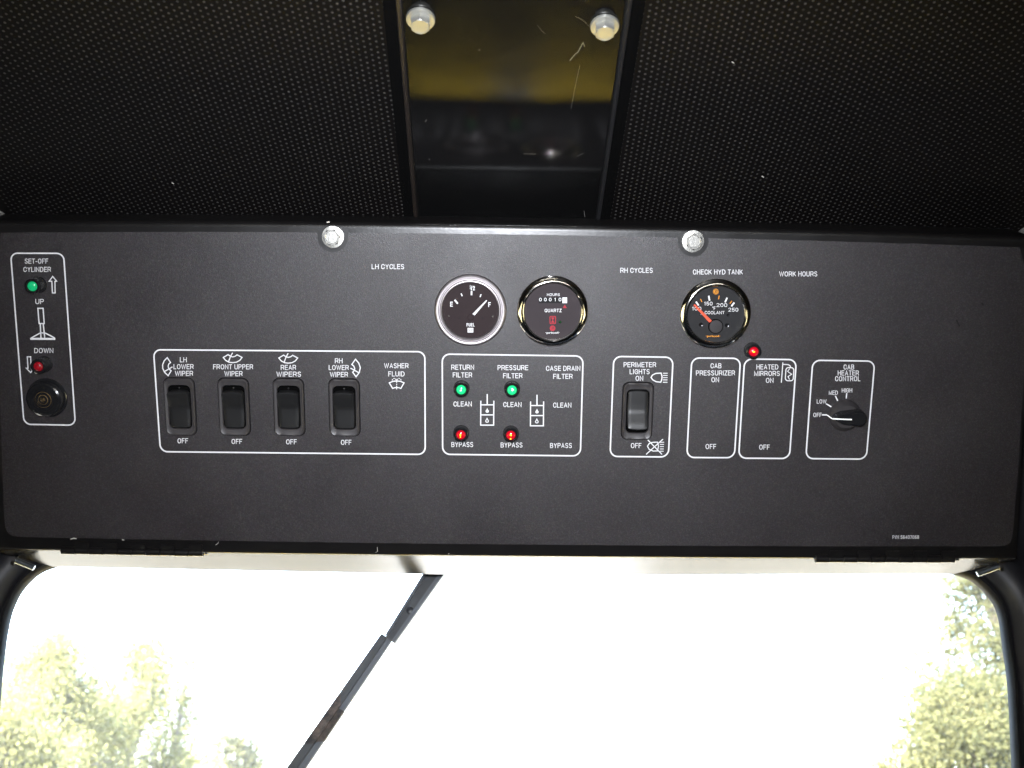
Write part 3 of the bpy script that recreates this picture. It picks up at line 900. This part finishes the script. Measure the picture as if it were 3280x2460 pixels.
# ------------------------------------------------------------------ rocker switches
def make_switch(label, l, up):
    r = thing('rocker_switch', label, 'switch', PN.mat(l), 'rocker switches on the control panel')
    bw, bh = 25.7, 49.6
    ow, oh = 19.4, 37.4
    loops = [rrect(bw, bh, 5.2, .46), rrect(bw, bh, 5.2, 2.0), rrect(bw - .5, bh - .5, 5.0, 2.6), rrect(bw - 1.6, bh - 1.6, 4.5, 2.9),
             rrect(bw - 3.4, bh - 4.5, 4.4, 2.35), rrect(ow + .7, oh + .4, 4.0, 2.2, .6), rrect(ow, oh - .2, 3.8, 1.8, .6), rrect(ow - .4, oh - .6, 3.6, -.1, .6)]
    # keep the well above the panel sheet: floor a hair over the overlay
    loops[-1] = rrect(ow - .4, oh - .6, 3.6, .62, .6)
    loft('bezel', loops, M['black_plastic'], r, smooth=40)
    link('shadow_gap', [Vector(p) for p in rrect(26.9, 50.9, 5.8, .58)], [list(range(len(loops[-1])))], M['cavity'], r)  # dark rim paints in the shadow gap round the bezel
    link('well_shade', [Vector(p) for p in rrect(ow - .2, oh - .4, 3.6, .66, .6)], [list(range(len(loops[-1])))], M['cavity'], r)  # black floor paints in the shade of a deeper opening
    # rocker: concave two-faced cap
    s = 1 if up else -1                     # up: the top end stands out
    def prof(t):                            # t: -1 pressed end .. +1 raised end  -> (v, n) mm
        pts = [(-17.7, 1.6), (-16.8, 2.6), (-9, 2.9), (-2.5, 3.0), (0, 3.3), (2.5, 4.3), (8, 7.1), (12.6, 9.4), (13.4, 9.4), (13.9, 8.6)]
        return pts
    L = []
    wid = 17.6
    for v, z in prof(0):
        ring = []
        e = min(abs(v + 17.7), abs(v - 13.9))
        endin = 1.6 * max(0, 1 - e / 2.2) ** 2
        ww = wid / 2 - endin
        base = .7
        for x, dz in ((-1, base - z), (-1, -.9), (-.985, -.35), (-.94, -.05), (-.6, 0), (0, 0), (.6, 0), (.94, -.05), (.985, -.35), (1, -.9), (1, base - z)):
            bow = .9 * (1 - x * x) * (1 if v > 10 else (-1 if v < -15 else 0))
            ring.append((x * ww * MM, s * (v + bow) * MM, max(base, z + dz) * MM))
        L.append(ring)
    if s < 0: L = [[(x, y, z) for x, y, z in R][::-1] for R in L]
    first = [(x, y, .7 * MM) for x, y, z in L[0]]; last = [(x, y + s * .3 * MM, .7 * MM) for x, y, z in L[-1]]
    o = loft('rocker', [first] + L + [last], M['rocker'], r, closed=False, smooth=38)
    bm = bmesh.new(); bm.from_mesh(o.data); bmesh.ops.recalc_face_normals(bm, faces=bm.faces[:]); bm.to_mesh(o.data); bm.free()
    lathe('index_dot', [(.7, .64), (.5, 1.1), (.1, 1.2)], M['black_plastic'], r, 12, off=(0, s * .0165, 0))
    return r
for px, py, lab, up in ((576.5, 1303.3, 'black rocker switch below the LH lower wiper lettering', True), (749.5, 1304, 'black rocker switch below the front upper wiper lettering', True),
                        (925.4, 1305, 'black rocker switch below the rear wipers lettering', True), (1103, 1306.2, 'black rocker switch below the RH lower wiper lettering', True),
                        (2042, 1317.3, 'black rocker switch in the perimeter lights box, its top pressed in', False)):
    l = PN.hit(px, py, .0016); l.z = 0
    make_switch(lab, l, up)

# ------------------------------------------------------------------ indicator lights
def make_led(label, px, py, colour_, hgt=9.0, fil=None, fmat=None):
    l = PN.hit(px, py, hgt * MM); l.z = 0
    r = thing('indicator_light', label, 'indicator light', PN.mat(l), 'indicator lights on the control panel')
    lathe('barrel', [(6.9, .4), (6.9, 1.6), (6.6, 2.0), (6.5, hgt - 1.2), (6.2, hgt - .4), (5.6, hgt), (4.6, hgt), (4.1, hgt - .7), (3.9, hgt - 1.2)], M['shiny_plastic'], r, 40)
    ln = lathe('lens', [(4.0, hgt - 1.2), (3.7, hgt - .3), (3.0, hgt + .35), (2.0, hgt + .75), (1.0, hgt + .95), (.15, hgt + 1.0)], M[colour_], r, 32, cap=True, smooth=60)
    if fil:
        for (cx, cy, rx, ry) in fil:
            V = [(cx * MM + rx * MM * math.cos(a) , cy * MM + ry * MM * math.sin(a), 0) for a in [2 * math.pi * i / 14 for i in range(14)]]
            V = [(x, y, (hgt + 1.02 - .078 * ((x / MM) ** 2 + (y / MM) ** 2)) * MM) for x, y, _ in V]
            V.append((cx * MM, cy * MM, (hgt + 1.10 - .078 * (cx * cx + cy * cy)) * MM))
            link('filament', V, [(i, (i + 1) % 14, 14) for i in range(14)], M[fmat], ln, smooth=80)
    return r
make_led('dim green indicator beside the up arrow of the set-off cylinder box', 101.4, 917.5, 'led_green_dim', 13)
make_led('dark red indicator beside the down arrow of the set-off cylinder box', 120.5, 1175, 'led_red_dim', 13)
make_led('lit green indicator above CLEAN in the return filter column', 1476.9, 1249.4, 'led_green', fil=[(-.5, -.3, .95, 2.7)], fmat='filament_white')
make_led('lit green indicator above CLEAN in the pressure filter column', 1640, 1250.6, 'led_green', fil=[(1.0, .9, 1.7, 1.6)], fmat='filament_white')
make_led('red indicator above BYPASS in the return filter column', 1475.9, 1394, 'led_red', fil=[(-.3, -1.7, .6, .7), (-.3, .5, .55, .9)], fmat='filament_amber')
make_led('red indicator with bright amber core above BYPASS in the pressure filter column', 1636.3, 1395.4, 'led_red', fil=[(-.1, .8, 1.15, 2.1), (-.1, -2.4, 1.1, .85)], fmat='filament_amber')
make_led('red indicator at the top left corner of the heated mirrors box', 2415.5, 1127.5, 'led_red', fil=[(-.6, .3, 1.1, .5)], fmat='filament_amber')

# ------------------------------------------------------------------ buzzer
l = PN.hit(137.6, 1281, .009); l.z = 0
r = thing('warning_buzzer', 'round black ringed buzzer at the bottom of the set-off cylinder box', 'buzzer', PN.mat(l))
lathe('flange', [(17.0, .4), (17.0, 1.6), (16.4, 2.2), (15.2, 2.3)], M['shiny_plastic'], r, 56)
lathe('body', [(15.2, 1.5), (15.2, 6.5), (14.6, 8.2), (13.2, 9.0), (11.4, 9.0), (10.9, 8.2), (9.6, 8.2), (9.1, 9.4), (8.0, 9.7), (7.6, 8.6), (6.6, 8.6), (6.2, 9.8), (5.2, 9.9), (4.8, 8.6), (3.7, 8.6), (3.3, 9.6), (2.2, 9.6), (1.7, 6), (.2, 6)], M['shiny_plastic'], r, 56, smooth=28)

M['glint_gold'] = mat('dull_gold_glint', (0.40, 0.27, 0.12), 0.35, metal=0.9)  # glints on the buzzer's ridges, painted as gold rings
for ra, rb, z in ((6.9, 6.4, 8.75), (4.2, 3.7, 8.75), (1.5, .3, 6.2)):
    lathe('glint_ring', [(ra, z), (rb, z + .1)], M['glint_gold'], r, 48)

# ------------------------------------------------------------------ heater knob
l = PN.hit(2707, 1331, .002); l.z = 0
r = thing('rotary_knob', 'black pointer knob turned to OFF in the cab heater control box', 'knob', PN.mat(l))
lathe('skirt', [(13.8, .45), (13.8, 1.5), (13.2, 2.6), (10.6, 6.0), (9.8, 6.8), (.2, 6.9)], M['black_plastic'], r, 56, smooth=30)
def pill(z, k, w0=5.2, w1=6.6):
    out = []
    for i in range(40):
        a = 2 * math.pi * i / 40
        x = math.cos(a); y = math.sin(a)
        if x > 0: X, Y = 8.5 + x * 6.4 * k, y * w1 * k
        else: X, Y = -4.5 + x * 7.5 * k, y * w0 * k * (1 - .35 * abs(x))
        out.append((X * MM, Y * MM, z * MM))
    return out
loft('pointer_grip', [pill(6.5, 1.08), pill(12.5, 1.0), pill(14.2, .95), pill(15.0, .82), pill(15.0, .3)], M['shiny_plastic'], r, cap1=True, smooth=35)
strokes('pointer_line', PN, [([(2666, 1341.5), (2729, 1344)], False, 4.2)], M['white_mark'], r, l, .0153)
strokes('pointer_line', PN, [([(2650, 1330), (2665, 1341)], False, 3.6)], M['white_mark'], r, l, .0072)

# ------------------------------------------------------------------ gauges
def gauge(name, label, px, py, prof, ringmat, dialmat, dial_r, dial_h=1.0, glass_h=3.4, h0=.003):
    l = PN.hit(px, py, h0); l.z = 0
    r = thing(name, label, 'gauge', PN.mat(l), 'round gauges on the control panel')
    lathe('bezel', prof, ringmat, r, 96, smooth=24)
    inner = prof[-1][0]
    d = lathe('dial', [(inner + .3, dial_h), (dial_r * .5, dial_h), (.2, dial_h)], dialmat, r, 64, cap=True)
    lathe('inner_wall', [(inner + .25, prof[-1][1] + .2), (inner + .2, dial_h)], M['cavity'], r, 64)
    lathe('glass', [(inner + .3, glass_h), (inner * .7, glass_h + .35), (inner * .35, glass_h + .6), (.2, glass_h + .7)], M['gauge_glass'], r, 64, cap=True, smooth=60)
    return r, d, l
DH = .0012
# fuel gauge
prof = [(30.2, .4), (30.2, 1.6), (29.9, 2.8), (29.2, 3.9), (28.2, 4.4), (26.8, 4.3), (26.5, 3.2), (26.3, 2.2), (25.7, 2.2), (25.5, 3.4), (25.0, 4.6), (24.3, 4.7), (23.7, 4.1), (23.3, 3.0), (23.2, 1.1)]
r, d, l = gauge('fuel_gauge', 'fuel gauge with satin steel ring and white needle near F', 1506.7, 994.6, prof, M['satin_steel'], M['dial_brown'], 22)
q = scale(1390, 880, .13866)
def dtext(body, z, w_, h_, material, bold=.02, hh=DH, shear=0):
    (x, y), = q(z)
    if all(c_ in GL or c_ == ' ' for c_ in body):
        return strokes('dial_lettering', PN, stroke_items(body, x, y, w_ * q_s, h_ * q_s, .13 + bold), material, d, l, hh)
    return lettering('dial_lettering', body, x, y, w_ * q_s, h_ * q_s, PN, hh, material, d, l, bold=bold, shear=shear)
q_s = .13866
dtext('E', (405, 680), 62, 115, M['white_mark'], .05); dtext('F', (1283, 690), 58, 112, M['white_mark'], .05)
dtext('1', (838, 285), 22, 100, M['white_mark'], .03); dtext('/2', (900, 308), 92, 105, M['white_mark'], .05)
dtext('FUEL', (845, 1157), 185, 78, M['white_mark'], .05)
strokes_each('dial_marking', PN, [(q((870, 378), (866, 472)), False, 5), (q((628, 432), (652, 495)), False, 3.6), (q((1090, 450), (1064, 516)), False, 3.6), (q((478, 583), (550, 667)), False, 5.4), (q((777, 1228), (910, 1228), (910, 1335), (777, 1335)), 'fill')], M['white_mark'], d, l, DH)
dtext('SW', (845, 1281), 100, 62, M['black_mark'], .0, DH + .0002)
strokes('needle', PN, [(q((888, 905), (940, 942), (1225, 605), (1222, 590), (1205, 588)), 'fill')], M['white_mark'], r, l, .0020)
hub = q((850, 980))[0]; hl = PN.hit(*hub, .001) - l
lathe('needle_hub', [(2.6, 1.1), (2.6, 2.0), (2.2, 2.3), (.2, 2.3)], M['dial_brown'], r, 32, off=(hl.x, hl.y, 0))
for p_, rr_ in (((345, 957), .75), ((1357, 967), .75), ((590, 1000), .55), ((1128, 1003), .55)):
    a = PN.hit(*q(p_)[0], .001) - l
    lathe('dial_screw', [(rr_, 1.05), (rr_ * .8, 1.5), (.1, 1.7)], M['zinc'] if rr_ > .6 else M['dial_grey'], r, 16, off=(a.x, a.y, 0))
# hour meter
chrome_prof = [(29.8, .4), (29.8, 1.0), (29.4, 1.65), (28.7, 2.15), (27.5, 2.95), (26.4, 3.55), (25.4, 3.98), (25.0, 4.0), (24.7, 3.75), (24.3, 3.95), (23.8, 3.9), (23.4, 3.2), (23.2, 1.1)]
r, d, l = gauge('hour_meter', 'chrome ringed hour meter with small number wheels and red symbols', 1770, 997.8, chrome_prof, M['chrome'], M['dial_plum'], 22)
q = scale(1650, 880, .13866); q_s = .13866
dtext('HOURS', (885, 460), 300, 60, M['white_mark'], .03); dtext('QUARTZ', (877, 826), 392, 80, M['white_mark'], .03)
dtext('\u00b7pricol\u00b7', (862, 1345), 330, 58, M['white_mark'], .02)
strokes('counter_window', PN, [(q((548, 522), (1085, 522), (1085, 656), (548, 656)), 'fill')], M['black_mark'], d, l, DH)
strokes('counter_wheel', PN, [(q((1092, 524), (1200, 524), (1200, 656), (1092, 656)), 'fill')], M['white_mark'], d, l, DH)
for i, ch in enumerate('00010'):
    dtext(ch, (585 + i * 113, 573), 62 if ch == '0' else 40, 80, M['white_mark'], .03, DH + .0002)
strokes_each('dial_marking', PN, [(round_outline(*q((806, 962), (935, 962), (935, 1130), (806, 1130)), 2.5, 4), True, 2.6), (q((830, 985), (910, 985), (875, 1045), (910, 1108), (830, 1108), (865, 1045)), 'fill'),
        ([(q((865, 1237))[0][0] + 9 * math.cos(a), q((865, 1237))[0][1] + 9 * math.sin(a)) for a in [2 * math.pi * i / 24 for i in range(24)]], 'fill'),
        (q((1145, 690), (1195, 770), (1100, 770)), 'fill')], M['red_mark'], d, l, DH)
strokes_each('dial_marking', PN, [(q((850, 1270), (855, 1225), (880, 1205), (892, 1225), (875, 1245), (860, 1247)), False, 1.1)], M['dial_plum'], d, l, DH + .0002)
a = PN.hit(*q((1038, 1092))[0], .001) - l
lathe('pilot_lamp', [(1.25, 1.05), (1.1, 1.6), (.1, 2.0)], mat('dark_green_pilot', (.01, .05, .015), .2), r, 20, off=(a.x, a.y, 0))
# coolant gauge
r, d, l = gauge('coolant_gauge', 'chrome ringed coolant temperature gauge with orange-red needle', 2293.7, 1006.8, chrome_prof, M['chrome'], M['dial_grey'], 22)
r_cool = r
q = scale(2150, 860, .1808); q_s = .1808
for t_, z, w_ in (('100', (450, 710), 165), ('150', (657, 622), 150), ('200', (897, 648), 190), ('250', (1100, 730), 175)):
    dtext(t_, z, w_, 66, M['white_mark'], .0)
dtext('\u00b0F', (757, 705), 55, 62, M['white_mark'], .0); dtext('COOLANT', (768, 782), 350, 56, M['white_mark'], .005)
strokes_each('dial_marking', PN, [(q((438, 588), (486, 656)), False, 5), (q((664, 483), (679, 569)), False, 5), (q((990, 518), (954, 600)), False, 5), (q((1117, 604), (1066, 671)), False, 5)], M['white_mark'], d, l, DH)
cxy = q((790, 410))[0]
strokes_each('dial_marking', PN, [(q((518, 540), (544, 592)), False, 2.6), (q((851, 480), (838, 545)), False, 3), (q((1076, 573), (1040, 622)), False, 2.8),
        ([(cxy[0] + 9.2 * math.cos(a), cxy[1] + 9.2 * math.sin(a)) for a in [2 * math.pi * i / 28 for i in range(28)]], 'fill')], M['orange_mark'], d, l, DH)
strokes_each('dial_marking', PN, [([(cxy[0] + 7.3 * math.cos(a), cxy[1] + 7.3 * math.sin(a)) for a in [2 * math.pi * i / 28 for i in range(28)]], True, 1.0), (q((775, 440), (785, 395), (805, 385), (815, 400), (805, 420), (790, 425)), False, 1.6)], M['dial_grey'], d, l, DH + .0002)
dtext('\u00b7pricol\u00b7', (740, 1202), 260, 42, M['orange_mark'], .03)
strokes('needle', PN, [(q((395, 650), (415, 632), (440, 652), (718, 925), (678, 955), (660, 940)), 'fill')], M['needle_red'], r, l, .0026)
hub = q((793, 1030))[0]; hl = PN.hit(*hub, .0033) - l
lathe('hub_shadow', [(6.1, 1.1), (6.1, 2.5), (5.4, 2.6)], M['cavity'], r, 40, off=(hl.x, hl.y, 0))  # black ring paints in the shadow round the needle hub
lathe('needle_hub', [(5.5, 1.1), (5.5, 3.0), (5.2, 3.2), (.2, 3.3)], M['black_plastic'], r, 40, off=(hl.x, hl.y, 0), smooth=20)
for p_, rr_ in (((525, 997), 1.85), ((990, 1005), 1.85), ((1007, 826), 1.2), ((525, 810), 1.2)):
    a = PN.hit(*q(p_)[0], .001) - l
    lathe('dial_screw', [(rr_, 1.05), (rr_ * .8, 1.35), (rr_ * .4, 1.1), (.1, 1.1)], M['shiny_plastic'], r, 20, off=(a.x, a.y, 0))

# ------------------------------------------------------------------ hinges below the panel
def hinge(label, x0, x1, y0, y1, n):
    A, B = PN.hit(x0, y0, .001), PN.hit(x1, y1, .001)
    r = thing('piano_hinge', label, 'hinge', PN.mat(A), 'hinges under the control panel')
    D = B - A
    L_ = D.length
    ang = math.atan2(D.y, D.x)
    r.matrix_world = PN.mat(A) @ Matrix.Rotation(ang, 4, 'Z')
    for i in range(n):
        a, b = L_ * i / n + .0003, L_ * (i + 1) / n - .0003
        seg = 14
        loops = []
        rad = .0034 - (.0002 if i % 2 else 0)
        for x in (a, b):
            loops.append([(x, rad * math.cos(2 * math.pi * k / seg), rad * math.sin(2 * math.pi * k / seg)) for k in range(seg)])
        o = loft('knuckle', loops, M['enamel'], r, cap0=True, cap1=True, smooth=40)
        # leaf tab of each knuckle running up on the sheet
        if i % 2:
            box('leaf', (b - a, .006, .0008), ((a + b) / 2, .0050, .0011), M['enamel'], r)
    loops = [[(x, .0014 * math.cos(2 * math.pi * k / 10), .0014 * math.sin(2 * math.pi * k / 10)) for k in range(10)] for x in (-.001, L_ + .004)]
    loft('pin', loops, M['zinc'], r, cap0=True, cap1=True)
    return r
hinge('black piano hinge under the left end of the control panel', 198, 652, 1763, 1771, 10)
hinge('black piano hinge under the right end of the control panel', 2610, 3056, 1790, 1791, 10)

# ------------------------------------------------------------------ shelf strip above the windscreen
cols = 40
V, F = [], []
zsh = None
for i in range(cols + 1):
    t = i / cols
    xt = -30 + (3254 + 30) * t
    A = PN.world(PN.hit(xt, fbot(xt) - 2, -.002))
    xb = 165 + (3058 - 165) * t
    yb = 1815 + (1843 - 1815) * min(1, (xb - 165) / 1400) - 5 * max(0, (xb - 1565) / 1490)
    B = WS.world(WS.hit(xb, yb))
    V += [A, B, B + Vector((0, .004, .006))]
    V[-3] = Vector((A.x, A.y, A.z))
for i in range(cols):
    for k in range(2):
        F.append((3 * i + k, 3 * i + 3 + k, 3 * i + 4 + k, 3 * i + 1 + k))
o = link('header_shelf', V, F, M['shelf'], smooth=50)
tag(o, 'pale shining strip between the control panel and the windscreen', 'header strip')
bm = bmesh.new(); bm.from_mesh(o.data); bmesh.ops.recalc_face_normals(bm, faces=bm.faces[:]); bm.to_mesh(o.data); bm.free()

# ------------------------------------------------------------------ windscreen: seal and pane, pillars
Lp = [(330, 1805), (240, 1805), (180, 1810), (126, 1829), (89, 1859), (59, 1896), (41, 1933), (28, 1968), (16, 2028), (7, 2095), (0, 2154), (-9, 2260), (-22, 2460), (-40, 2800)]
Rp = [(2900, 1826), (2990, 1828), (3050, 1833), (3095, 1845), (3125, 1860), (3157, 1889), (3189, 1927), (3204, 1965), (3211, 2000), (3220, 2079), (3233, 2158), (3240, 2250), (3247, 2397), (3252, 2500), (3262, 2800)]
def chaikin(P, k=2):
    for _ in range(k):
        Q = [P[0]]
        for a, b in zip(P, P[1:]):
            Q += [(a[0] * .75 + b[0] * .25, a[1] * .75 + b[1] * .25), (a[0] * .25 + b[0] * .75, a[1] * .25 + b[1] * .75)]
        P = Q + [P[-1]]
    return P
def offset(P, d):
    out = []
    for i, p in enumerate(P):
        a = Vector(P[max(0, i - 1)]); b = Vector(P[min(len(P) - 1, i + 1)])
        t = (b - a).normalized()
        out.append((p[0] - t.y * d, p[1] + t.x * d))
    return out
ws = thing('windscreen', 'clear windscreen under the control panel in a black rubber seal', 'windscreen', WS.mat())
def moulding(name, P, sg, prof, material, parent):
    P = chaikin(P)
    loops = []
    for d_, h_ in prof:
        loops.append([WS.hit(x, y, 0) + Vector((0, 0, h_)) for x, y in offset(P, sg * d_)])
    o = loft(name, loops, material, parent, closed=False, smooth=60, mw=None)
    bm = bmesh.new(); bm.from_mesh(o.data); bmesh.ops.recalc_face_normals(bm, faces=bm.faces[:]); bm.to_mesh(o.data); bm.free()
    return o
seal_prof = [(3, -.008), (0, -.002), (1, .003), (6, .006), (14, .006), (19, .003), (21, -.006)]
moulding('rubber_seal', Lp, 1, seal_prof, M['rubber'], ws)
moulding('rubber_seal', Rp, -1, seal_prof, M['rubber'], ws)
gl = [WS.hit(-600, 1700), WS.hit(3900, 1700), WS.hit(3900, 3600), WS.hit(-600, 3600)]
link('glass_pane', [v + Vector((0, 0, -.009)) for v in gl], [(0, 1, 2, 3)], M['windscreen'], ws)
strokes_each('dirt_speck', WS, [([(948, 1979), (956, 1976)], False, 2.5), ([(1733, 1948), (1741, 1953)], False, 2.5), ([(860, 2120), (863, 2123)], False, 2)], M['lint'], ws, Vector((0, 0, 0)), -.0085)
pil_prof = [(16, -.004), (18, .004), (24, .010), (40, .016), (62, .019), (90, .018), (130, .010), (170, -.002), (260, -.004), (620, -.004)]
for P, sg, lab in ((Lp, 1, 'dark grey moulded pillar left of the windscreen'), (Rp, -1, 'dark grey moulded pillar right of the windscreen')):
    root = thing('windscreen_pillar', lab, 'pillar', WS.mat(), 'windscreen pillars')
    moulding('moulding', P[2:], sg, pil_prof, M['pillar'], root)

# threaded studs at the lower corners of the panel
def stud(label, p0, p1, rad):
    A, B = WS.hit(p0[0], p0[1], .035), WS.hit(p1[0], p1[1], .030)
    D = (B - A)
    r = thing('threaded_stud', label, 'stud', WS.mat(A), 'metal studs at the panel corners')
    zax = D.normalized(); xax = Vector((0, 0, 1)).cross(zax).normalized(); yax = zax.cross(xax)
    r.matrix_world = WS.mat(A) @ Matrix((xax, yax, zax)).transposed().to_4x4()
    L_ = D.length * 1000
    prof = [(.1, 0), (rad * .8, 0), (rad, .4)]
    n = int(L_ / 1.2)
    for i in range(n):
        prof += [(rad, .4 + i * 1.2 + .4), (rad * .82, .4 + i * 1.2 + .8)]
    prof += [(rad, L_ - .4), (rad * .8, L_), (.1, L_)]
    lathe('shank', prof, M['stud'], r, 24, smooth=25)
    lathe('nut', [(rad * .9, -2.5), (rad * 1.7, -2.5), (rad * 1.7, .6), (rad * .9, .6)], M['enamel'], r, 6, smooth=10)
    return r
stud('small metal stud below the left end of the control panel', (50, 1795), (110, 1819), 2.7)
stud('small metal stud below the right end of the control panel', (3200, 1814), (3130, 1839), 2.7)

# ------------------------------------------------------------------ wiper outside the glass
WO = Plane((0, YW + .055, CAM.z), (1, 0, 0), (0, 0, 1))
wl = WO.hit(1250, 2050)
wr = thing('windscreen_wiper', 'black wiper arm slanting across the windscreen', 'wiper', WO.mat(wl))
def wz(x, y): return (880 + x * .434, 1740 + y * .434)
def prism(name, quad_px, z0, z1, material, parent, bev=.0008):
    a = [WO.hit(*wz(*p)) - wl for p in quad_px]
    V = [p + Vector((0, 0, z1)) for p in a] + [p + Vector((0, 0, z0)) for p in a]
    n = len(a)
    F = [list(range(n)), list(range(2 * n - 1, n - 1, -1))] + [(i, n + i, n + (i + 1) % n, (i + 1) % n) for i in range(n)]
    o = link(name, V, F, material, parent)
    bm = bmesh.new(); bm.from_mesh(o.data); bmesh.ops.recalc_face_normals(bm, faces=bm.faces[:])
    bmesh.ops.bevel(bm, geom=bm.edges[:], offset=bev, segments=2, affect='EDGES')
    bm.to_mesh(o.data); bm.free()
    o.data.polygons.foreach_set('use_smooth', [True] * len(o.data.polygons)); o.data.set_sharp_from_angle(angle=math.radians(35))
    return o
prism('arm_channel', [(1150, 150), (1300, 165), (890, 745), (815, 690)], -.004, .001, M['wiper'], wr)
prism('arm_flange', [(1150, 150), (1172, 152), (832, 697), (818, 685)], -.004, .006, M['wiper_side'], wr)
prism('arm_flange', [(1265, 160), (1305, 165), (890, 747), (865, 728)], -.004, .006, M['wiper_side'], wr)
a = WO.hit(*wz(1000, 500)) - wl
lathe('rivet', [(3.6, .5), (3.6, 1.8), (2.4, 2.6), (.2, 2.8)], M['wiper'], wr, 24, off=(a.x, a.y, 0))
def lp(a, b, t): return (a[0] + (b[0] - a[0]) * t, a[1] + (b[1] - a[1]) * t)
LT, LB = (798, 682), (-927, 3139)
MT, MB = (838, 712), (-834, 3159)
RT, RB = (868, 738), (-762, 3155)
def yl(A, B, y): return lp(A, B, (y - A[1]) / (B[1] - A[1]))
c1L, c1M = yl(LT, LB, 1108), yl(MT, MB, 1205)
c2L, c2M = yl(LT, LB, 1490), yl(MT, MB, 1492)
prism('arm_bar', [LT, MT, c1M, c1L], .000, .012, M['wiper'], wr, .0006)
prism('bar_reflection', [c1L, c1M, c2M, c2L], .000, .012, M['wiper_reflection'], wr, .0002)  # stretch of bar whose brown colour imitates a reflection
prism('arm_bar', [c2L, c2M, MB, LB], .000, .012, M['wiper'], wr, .0006)
r1a, r1b = yl(RT, RB, 1250), yl(RT, RB, 1470)
m1a, m1b = yl(MT, MB, 1230), yl(MT, MB, 1475)
prism('side_rail', [MT, RT, r1a, m1a], .002, .009, M['wiper_side'], wr, .0006)
prism('rail_reflection', [m1a, r1a, r1b, m1b], .002, .009, M['wiper_reflection'], wr, .0002)  # the painted reflection carried on along the rail
prism('side_rail', [m1b, r1b, RB, MB], .002, .009, M['wiper_side'], wr, .0006)
